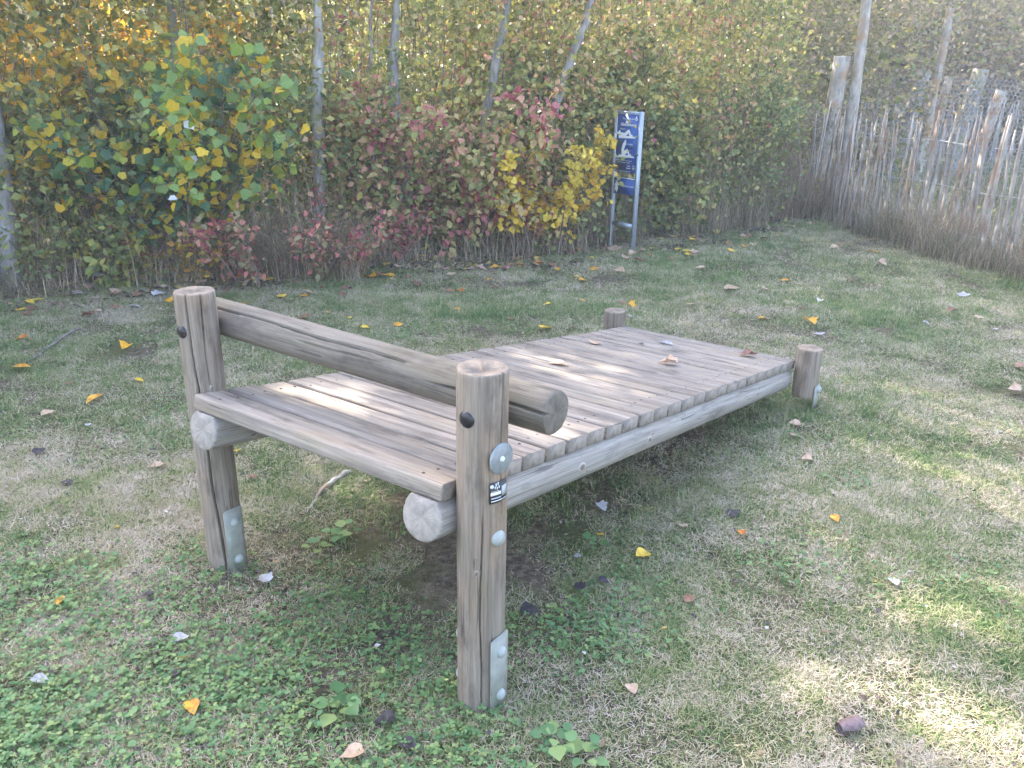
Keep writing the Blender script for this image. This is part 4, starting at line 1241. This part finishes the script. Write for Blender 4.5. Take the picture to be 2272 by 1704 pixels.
# on the deck
def on_deck(kind, px, py, size, label, rz, var=None):
    d = ray(px, py); o0 = Vector((0, 0, CAMZ))
    t_ = (B0 - o0).dot(NS) / d.dot(NS)
    p = o0 + d * t_ + NS * .002
    M = frame_m(US, NS.cross(US), NS, p) @ Matrix.Rotation(rz, 4, 'Z') @ Matrix.Scale(size, 4)
    me = LK[kind][0 if var is None else var]
    o = obj('fallen_leaf', me); o.matrix_basis = M
    tag(o, label, 'leaf', 'fallen leaves on the bench'); return o
on_deck('tan', 1202, 787, .075, 'curled tan leaf on the bench, just right of the tall post top', 1.0)
on_deck('tan', 1284, 743, .07, 'pale brown leaf lying flat near the far left corner of the deck', 2.2)
on_deck('tan', 1440, 787, .085, 'curled light brown leaf in the middle of the far half of the deck', .3, 1)
on_deck('silver', 1441, 744, .085, 'pinkish white leaf with a long stalk near the far end of the deck', 2.8)
on_deck('brown', 1613, 770, .08, 'dark red brown leaf near the far right post on the deck', .8, 1)
on_deck('dark', 1382, 743, .035, 'tiny dark leaf scrap between the two pale leaves on the deck', .2)
named = [
 ('orange', 201, 868, .12, 'big orange yellow leaf curled on the lawn left of the tall left post'),
 ('tan', 106, 901, .075, 'round pale tan leaf on the left lawn below the orange leaf'),
 ('yellow', 302, 827, .075, 'yellow leaf with long stalk on the lawn, closest to the left tall post'),
 ('orange', 50, 801, .085, 'orange leaf with yellow half lying near the fallen branch'),
 ('yellow', 272, 757, .06, 'small round yellow leaf on the lawn beyond the orange one'),
 ('brown', 148, 833, .06, 'brown leaf between the branch and the big orange leaf'),
 ('orange', 46, 742, .06, 'orange brown leaf above the branch at the left edge'),
 ('tan', 340, 1018, .075, 'pinkish leaf on the grass left of the bench post'),
 ('orange', 137, 1320, .05, 'ragged orange leaf among the clover on the left'),
 ('orange', 418, 1548, .065, 'bright orange jagged leaf in the clover near the bottom'),
 ('orange', 400, 1438, .03, 'tiny orange scrap above the jagged leaf in the clover'),
 ('silver', 95, 1495, .06, 'grey white leaf among clover near the lower left'),
 ('silver', 572, 1260, .06, 'grey crumpled leaf in the grass right of the left steel shoe'),
 ('silver', 393, 1395, .06, 'narrow silvery leaf upright in the clover'),
 ('tan', 760, 1640, .07, 'torn cream leaf at the very bottom edge'),
 ('dark', 1140, 1325, .08, 'glossy blackish folded leaf right of the near post'),
 ('yellow', 1384, 1203, .085, 'heart shaped yellow leaf with long stalk on the near lawn'),
 ('yellow', 1294, 1160, .04, 'small yellow leaf just beyond the heart shaped one'),
 ('silver', 1249, 1209, .035, 'small white scrap left of the heart shaped leaf'),
 ('tan', 1478, 1142, .05, 'rusty pink leaf under the middle of the near rail'),
 ('orange', 1600, 1160, .045, 'small orange leaf on the near lawn right of the rusty pink one'),
 ('orange', 1802, 1139, .055, 'orange leaf alone in the grass on the right'),
 ('silver', 1929, 1275, .055, 'pale grey leaf alone in the right foreground'),
 ('dark', 1585, 1118, .07, 'black crumpled leaf in the shade below the far part of the rail'),
 ('dark', 1250, 1275, .05, 'bluish black leaf left of the bigger one'),
 ('dark', 1305, 1262, .05, 'slate coloured leaf beside the small bluish black one'),
 ('silver', 1300, 1100, .06, 'grey leaf standing up in the shade of the rail'),
 ('tan', 1720, 950, .075, 'tan and white leaf on the grass in front of the far right post'),
 ('tan', 1715, 922, .07, 'pale pink leaf nearest to the far right steel shoe'),
 ('tan', 1740, 1003, .06, 'brown pink leaf a little nearer than the tan and white one'),
 ('brown', 1490, 1300, .05, 'rust brown curled leaf among dry grass on the near lawn'),
 ('tan', 1365, 1505, .05, 'buff curled leaf in the grass near the bottom middle'),
 ('yellow', 1181, 718, .10, 'large pale yellow leaf beyond the deck, left of the short far post'),
 ('yellow', 606, 646, .09, 'long yellow leaf seen above the foot bar'),
 ('yellow', 798, 606, .08, 'yellow leaf near the thicket above the bar middle'),
 ('yellow', 757, 694, .05, 'small yellow leaf halfway along the bar, beyond it'),
 ('orange', 710, 681, .05, 'orange leaf left of the small yellow one beyond the bar'),
 ('yellow', 790, 715, .05, 'folded yellow leaf just over the foot bar'),
 ('orange', 860, 711, .07, 'orange leaf with stalk beyond the bar'),
 ('brown', 1103, 697, .06, 'brown leaf beyond the bench left of the pale yellow leaf'),
 ('orange', 988, 674, .05, 'small orange leaf in the middle of the far lawn'),
 ('silver', 1362, 694, .05, 'white leaf just behind the short far left post'),
 ('yellow', 1365, 668, .06, 'yellow leaf behind the short far left post'),
 ('tan', 1495, 664, .07, 'tan leaf on the far lawn beyond the end of the deck'),
 ('tan', 1580, 632, .11, 'pile like crumpled mauve leaf on the far lawn'),
 ('orange', 1645, 692, .065, 'orange brown leaf beyond the far right corner of the deck'),
 ('yellow', 1750, 704, .08, 'yellow leaf on the lawn just beyond the far right post'),
 ('silver', 1768, 727, .07, 'silvery leaf on the lawn beside the yellow one at the far right post'),
 ('brown', 1730, 671, .06, 'dark pink leaf beyond the yellow one at the far right'),
 ('brown', 2052, 681, .06, 'dark red leaf alone on the right lawn'),
 ('silver', 2080, 640, .10, 'large pale crumpled leaf near the right fence'),
 ('silver', 2000, 703, .045, 'small white leaf in the right lawn'),
 ('tan', 2110, 694, .06, 'tan leaf at the right edge of the lawn'),
 ('silver', 2145, 718, .05, 'white flat leaf at the right edge of the lawn'),
 ('tan', 2190, 850, .09, 'reddish white leaf cut by the right edge'),
 ('brown', 2200, 803, .08, 'brown leaf cut by the right edge, above the reddish white one'),
 ('orange', 1885, 548, .09, 'orange leaf on the lawn near the fence grass'),
 ('tan', 1905, 575, .08, 'peach leaf on the lawn below the orange one near the fence'),
 ('tan', 1836, 615, .09, 'long pale leaf on the far right lawn'),
 ('orange', 1694, 613, .08, 'orange and brown leaf in the middle of the far right lawn'),
 ('tan', 1655, 632, .07, 'tan leaf beside the orange brown one'),
 ('silver', 1770, 655, .05, 'little white leaf on the far right lawn'),
 ('yellow', 1485, 552, .10, 'round yellow leaf on the lawn right of the sign'),
 ('yellow', 1580, 551, .08, 'yellow leaf further right of the round one by the sign'),
 ('tan', 1328, 541, .14, 'big round tan leaf leaning against the left upright of the sign'),
 ('orange', 1252, 546, .08, 'orange leaf left of the sign foot'),
 ('tan', 1340, 592, .10, 'buff leaf on the grass in front of the sign'),
 ('orange', 1285, 587, .08, 'orange brown leaf in front of and left of the sign'),
 ('orange', 1255, 655, .05, 'orange leaf between sign and deck'),
 ('yellow', 1180, 668, .05, 'small yellow leaf between the thicket and the deck'),
 ('brown', 1340, 660, .06, 'brown leaf on the lawn behind the deck end'),
 ('silver', 172, 643, .08, 'white poplar leaf at the thicket edge, on the far left'),
 ('silver', 346, 645, .08, 'white poplar leaf just left of the tall left post top'),
 ('silver', 290, 672, .07, 'white poplar leaf a bit below the other two by the thicket'),
 ('silver', 212, 606, .07, 'white leaf caught in the weeds left of the tall left post'),
 ('tan', 207, 680, .07, 'pale orange leaf on the lawn near the thicket on the left'),
 ('silver', 190, 927, .04, 'white scrap below the big orange leaf on the left lawn'),
 ('yellow', 515, 983, .05, 'yellow leaf under the foot end of the deck'),
 ('brown', 545, 1040, .05, 'russet leaf on the mossy ground under the bench'),
 ('dark', 90, 990, .07, 'dark brown leaf in the grass on the left'),
 ('dark', 145, 1060, .06, 'blackish leaf in the shaded grass on the left'),
 ('dark', 385, 1475, .05, 'bluish dark leaf in the clover'),
 ('dark', 320, 1305, .05, 'grey black leaf above the clover patch'),
 ('dark', 830, 1560, .07, 'dark folded leaf near the bottom, left of the near post'),
 ('dark', 885, 1615, .06, 'dark leaf at the bottom edge below the folded one'),
]
for (kd, px, py, sz_, lb) in named: fallen(kd, px, py, sz_, lb, 'fallen leaves on the lawn')
gl = np.random.default_rng(44)
CN = {'yellow': 'yellow', 'orange': 'orange', 'tan': 'pale tan', 'brown': 'brown', 'silver': 'whitish'}
def leaf_label(kd, x, y, sz_):
    zone = ('near the left edge trunk' if x < -2.4 else 'below the crimson seedlings' if x < -.8 else 'before the dogwoods' if x < .5
            else 'around the foot of the blue sign' if x < 1.6 else 'between sign and fence' if x < 2.9 else 'beside the fence grass')
    return ('small ' if sz_ < .067 else 'large ' if sz_ > .08 else '') + CN[kd] + ' leaf ' + ('tight against the undergrowth ' if y > edge_y(x) - .35 else 'out on open grass ' if y < edge_y(x) - 1.1 else 'on short grass ') + zone
cnt = 0
while cnt < 190:
    x = gl.uniform(-3.6, 4.0); y = edge_y(x) - abs(gl.normal(0, .9)) + .15
    if lawn_mask(np.array([x]), np.array([y]))[0] < .3 or y < 5.2: continue
    kd = ['yellow', 'orange', 'tan', 'tan', 'brown', 'brown', 'brown'][gl.integers(0, 7)]
    sz_ = gl.uniform(.042, .088)
    fallen(kd, x * 100, y * 100, sz_, leaf_label(kd, x, y, sz_), 'fallen leaves on the lawn', pos=Vector((x, y, float(hnoise(x, y)) + .024)))
    cnt += 1

# curled brown dead leaf roll, bottom right
p = gnd(1832, 1583)
b = Buf()
th_ = np.linspace(.3, 5.2, 12)
V = []
for i, z in enumerate(np.linspace(-.035, .035, 6)):
    r_ = (.020 - .006 * abs(z) / .035) * (1 + .15 * np.sin(th_ * 2 + z * 60)) + .0012 * th_
    V.append(np.stack([r_ * np.cos(th_), np.full(12, z), r_ * np.sin(th_) * .8 + .018], -1))
V = np.concatenate(V); i = np.arange(5)[:, None]; j = np.arange(11)[None]
b.add(V, [np.stack([i * 12 + j, i * 12 + j + 1, (i + 1) * 12 + j + 1, (i + 1) * 12 + j], -1).reshape(-1, 4)])
L_roll = plain('rolled_leaf', (.20, .13, .13), .6, nscale=90, var=.5)
o = obj('rolled_leaf', b.mesh('rolled_leaf', L_roll, True)); o.location = (p.x, p.y, .008); o.rotation_euler = (0, .15, -1.2)
tag(o, 'rolled mauve brown dead leaf lying in the bottom right grass', 'leaf')

# sticks
def stick(label, pts, r0, r1, mat, seed, moss=False):
    g = np.random.default_rng(seed)
    P_ = np.array([list(q_) for q_ in pts]); n = len(P_) * 4
    tt = np.linspace(0, len(P_) - 1, n)
    sm = np.stack([np.interp(tt, range(len(P_)), P_[:, k]) for k in range(3)], -1) + g.normal(0, .003, (n, 3))
    c0 = sm.mean(0).copy(); c0[2] = 0
    b = Buf(); b.tube(sm - c0, np.linspace(r0, r1, n) * g.uniform(.85, 1.15, n), 8)
    o = obj('fallen_branch', b.mesh('fallen_branch', mat, True)); o.location = c0
    tag(o, label, 'stick'); return o
stick('grey fallen branch on the left lawn near the thicket', [gnd(60, 783, .015), gnd(100, 752, .02), gnd(135, 728, .03), gnd(172, 707, .04)], .006, .010, M_barkd, 5)
stick('mossy crooked stick on the bare soil under the bench', [gnd(752, 1020, .02), gnd(722, 1037, .025), gnd(692, 1062, .02), gnd(684, 1075, .012), gnd(663, 1105, .006)], .012, .003, M_pole, 6)

# broad leaved weed under the bench
def weed(label, px, py, n, size, seed, up_=.35, mat=M_clover):
    g = np.random.default_rng(seed); p = gnd(px, py)
    root = empty('weed_plant', (p.x, p.y, float(hnoise(p.x, p.y)))); tag(root, label, 'plant')
    V, F = T_ovate(); V = V * np.array([1.5, 1, 1])
    mes = [np_mesh('leaf', V, [F], mat, np.full(len(V), r_)) for r_ in (.1, .35, .5)]
    for k in range(n):
        a_ = k * 2.4 + g.normal(0, .3); rr = size * g.uniform(.1, .9)
        d = np.array([math.cos(a_), math.sin(a_), g.uniform(.0, up_)]); nr = np.array([g.normal(0, .2), g.normal(0, .2), 1.])
        x, y, z = basis_from(d[None], nr[None]); s_ = size * g.uniform(.6, 1.1)
        M = Matrix.Identity(4); c_ = [math.cos(a_) * rr, math.sin(a_) * rr, g.uniform(.015, .05)]
        for r_ in range(3): M[r_][0], M[r_][1], M[r_][2], M[r_][3] = x[0][r_] * s_, y[0][r_] * s_, z[0][r_] * s_, c_[r_]
        obj('leaf', mes[g.integers(3)], root, M)
weed('broad leaved green weed in the bare ground under the foot end of the bench', 738, 1165, 10, .045, 1)
weed('small green weed in front of the broad leaved one under the bench', 690, 1190, 8, .038, 2)
weed('light green rosette weed at the bottom, right of the near post', 1195, 1615, 12, .045, 3, .2)
weed('green rosette weed in the clover at the bottom left of the near post', 735, 1535, 11, .045, 4, .2)
weed('small leafy weed right of the near post in the lawn', 1290, 1185, 9, .03, 5)
weed('low rosette weed near the bottom right of the lit rosette', 1260, 1640, 9, .035, 6, .2)

# ------------------------------------------------------------------ paling fence
M_picket = bark_mat('chestnut_pale', (.20, .175, .155), (.42, .385, .35), (.29, .21, .16))
M_wire = plain('galvanised_wire', (.40, .42, .45), .45, metal=.4)
def picket_mesh(seed, h):
    g = np.random.default_rng(seed); b = Buf()
    zs = np.linspace(-.03, h, 6); V = []
    w0, d0 = g.uniform(.019, .029), g.uniform(.006, .011)
    wob = g.normal(0, .006, (6, 2)); wob[0] = 0
    for i, z in enumerate(zs):
        f = 1 - .25 * (i / 5)
        if i == 5: f *= .45
        V.append(np.array([[-w0 * f, -d0 * f, z], [w0 * f, -d0 * .6 * f, z], [w0 * .7 * f, d0 * f, z], [-w0 * .8 * f, d0 * .8 * f, z]]) + np.array([*wob[i], 0]))
    V = np.concatenate(V); i = np.arange(5)[:, None]; j = np.arange(4)[None]; k = (j + 1) % 4
    b.add(V, [np.stack([i * 4 + j, i * 4 + k, (i + 1) * 4 + k, (i + 1) * 4 + j], -1).reshape(-1, 4), [[20, 21, 22, 23]]])
    return b.mesh('picket', M_picket)
pks = [picket_mesh(700 + k, 1.22 + .02 * (k % 5)) for k in range(10)]
def fence(label, pts, spacing, seed, wires=(.22, .62, 1.02), lean=.05, scale=1.0):
    g = np.random.default_rng(seed)
    pts = [np.array(p_, float) for p_ in pts]
    c0 = pts[0]
    root = empty('paling_fence', (c0[0], c0[1], 0)); tag(root, label, 'fence')
    segs = [(a_, b_) for a_, b_ in zip(pts[:-1], pts[1:])]
    path = []
    for a_, b_ in segs:
        L = np.linalg.norm(b_ - a_); n = max(1, int(L / spacing))
        for k in range(n):
            q_ = a_ + (b_ - a_) * (k + g.uniform(-.28, .28)) / n
            path.append(q_)
            dv = (b_ - a_) / L
            o = obj('picket', pks[g.integers(10)], root)
            o.location = (q_[0] - c0[0], q_[1] - c0[1], g.uniform(-.06, .04))
            o.rotation_euler = (g.normal(0, lean), g.normal(0, lean), math.atan2(dv[1], dv[0]) + g.normal(0, .15))
            o.scale = (1, 1, scale * g.uniform(.93, 1.05))
    nrm = np.array([segs[0][1][1] - segs[0][0][1], -(segs[0][1][0] - segs[0][0][0])]); nrm /= np.linalg.norm(nrm)
    for zw in wires:
        for sgn in (-1, 1):
            b = Buf()
            P_ = np.array([[q_[0] - c0[0] + nrm[0] * .013 * sgn * (1 if k % 2 else -1), q_[1] - c0[1] + nrm[1] * .013 * sgn * (1 if k % 2 else -1), zw + .01 * math.sin(k * .4)] for k, q_ in enumerate(path)])
            b.tube(P_, .0016, 4)
            obj('wire', b.mesh('wire', M_wire), root)
    return root
FX2 = FC + (FE - FC) * 1.9
fence('near run of the chestnut paling fence, pale stakes rising from tall grass', [FC, FE, FX2], .088, 1, lean=.028)
fence('short bundle of leaning stakes where the paling fence turns the corner', [(3.50, 10.25), (3.82, 10.7), (4.35, 12.3)], .085, 2, lean=.08)
fence('far run of the paling fence, small grey stakes behind the posts and netting', [(5.2, 15.6), (8.0, 16.2), (12.5, 15.5)], .085, 3, lean=.03)

def fpost(name, label, a_, b_, r0, r1, mat, seed, group=None, cat='post'):
    g = np.random.default_rng(seed)
    a_, b_ = np.array(list(a_)), np.array(list(b_))
    n = 9; ts = np.linspace(0, 1, n)
    P_ = a_ + (b_ - a_) * ts[:, None] + g.normal(0, .006, (n, 3)) * np.array([1, 1, 0])
    c0 = np.array([a_[0], a_[1], 0])
    bf = Buf(); bf.tube(P_ - c0, np.linspace(r0, r1, n) * g.uniform(.96, 1.04, n), 16)
    o = obj(name, bf.mesh(name, mat, True)); o.location = c0
    tag(o, label, cat, group); return o
cp = at(1822, 122, 11.0)
fpost('fence_post', 'thick round corner post leaning right, biggest of the fence posts', (gnd(1775, 470).x + .15, 11.0, -.1), cp, .105, .095, M_pole, 1)
pt = at(1880, -60, 10.95)
fpost('leaning_pole', 'long thin pale pole leaning against the thick corner post, reaching out of the top', (at(1812, 470, 10.9).x, 10.9, -.1), pt, .075, .055, M_pole, 2, cat='pole')
fpost('leaning_pole', 'peeling pale pole leaning right over the fence, broken off below the top', (at(1968, 440, 12.8).x, 12.8, -.05), at(2054, 18, 12.8), .07, .055, M_pole, 3, cat='pole')
for k, (x, yt, w_, lb) in enumerate(((1997, 152, .12, 'grey post of the far fence run behind the peeling pole'), (2053, 166, .07, 'thin post of the far fence run right of the peeling pole'), (2120, 150, .13, 'thick post of the far fence run carrying the netting'), (2163, 196, .09, 'short post of the far fence run near the right edge'))):
    top_ = at(x, yt, 14.6)
    fpost('fence_post', lb, (top_.x - .25, 14.6, -.1), top_, w_, w_ * .92, M_pole if k % 2 else M_bark, 10 + k)

# hexagonal netting on the far run
def netting(label, A, Bp, z0, z1, cell, seed):
    A, Bp = np.array(A, float), np.array(Bp, float); L = np.linalg.norm(Bp - A); d = (Bp - A) / L
    b = Buf(); nxx = int(L / cell); nz = int((z1 - z0) / (cell * .87))
    g = np.random.default_rng(seed); ph = g.random(3) * 6
    def W(u_, v_):
        s_ = u_ * cell; z = z0 + v_ * cell * .87
        z += .10 * math.sin(s_ * 1.3 + ph[0]) * (v_ / nz) + .04 * math.sin(s_ * 4 + ph[1]) * (v_ / nz)
        o = .05 * math.sin(s_ * 2.1 + v_ * .4 + ph[2])
        return np.array([A[0] + d[0] * s_ - d[1] * o, A[1] + d[1] * s_ + d[0] * o, z])
    segs = []
    for r in range(nz):
        of = .5 * (r % 2)
        for c_ in range(nxx):
            p0 = W(c_ + of, r); p1 = W(c_ + of + .5, r + .38); p2 = W(c_ + of - .5, r + .38); p3 = W(c_ + of + .5, r + 1)
            segs += [(p0, p1), (p0, p2), (p1, p3)]
    sg = np.array(segs); n = len(sg); w_ = .0034
    a0, a1 = sg[:, 0], sg[:, 1]; dr = a1 - a0; dr /= np.linalg.norm(dr, axis=1)[:, None]
    n1 = np.cross(dr, [d[1], -d[0], 0]); n1 /= np.linalg.norm(n1, axis=1)[:, None]; n2 = np.cross(dr, n1)
    vs_ = [p_ + w_ * (math.cos(t_) * n1 + math.sin(t_) * n2) for p_ in (a0, a1) for t_ in (0, 2.09, 4.19)]
    V = np.stack(vs_, 1).reshape(-1, 3); k = np.arange(n) * 6
    F = np.concatenate([np.stack([k + i, k + (i + 1) % 3, k + 3 + (i + 1) % 3, k + 3 + i], -1) for i in range(3)])
    b.add(V, [F]); o = obj('wire_netting', b.mesh('wire_netting', M_wire)); tag(o, label, 'netting'); return o
netting('grey hexagonal wire netting sagging along the far fence posts', (5.2, 14.5), (12.5, 14.3), .1, 1.65, .075, 4)


# ------------------------------------------------------------------ added volume that imitates lens glare
b = Buf(); b.box((0, 14, 5.5), (45, 32, 7.0))
m = bpy.data.materials.new('haze'); m.use_nodes = True; m.node_tree.nodes.clear()
pv_ = m.node_tree.nodes.new('ShaderNodeVolumePrincipled'); pv_.inputs['Density'].default_value = .0062; pv_.inputs['Color'].default_value = (.93, .93, 1, 1); pv_.inputs['Anisotropy'].default_value = .35
mo = m.node_tree.nodes.new('ShaderNodeOutputMaterial'); m.node_tree.links.new(pv_.outputs[0], mo.inputs['Volume'])
tag(obj('haze', b.mesh('haze', m)), 'thin added volume veiling the view like lens glare', kind='stuff')

print('objects', len(bpy.data.objects), 'tris ~', sum(len(m_.loops) - 2 * len(m_.polygons) for m_ in bpy.data.meshes))
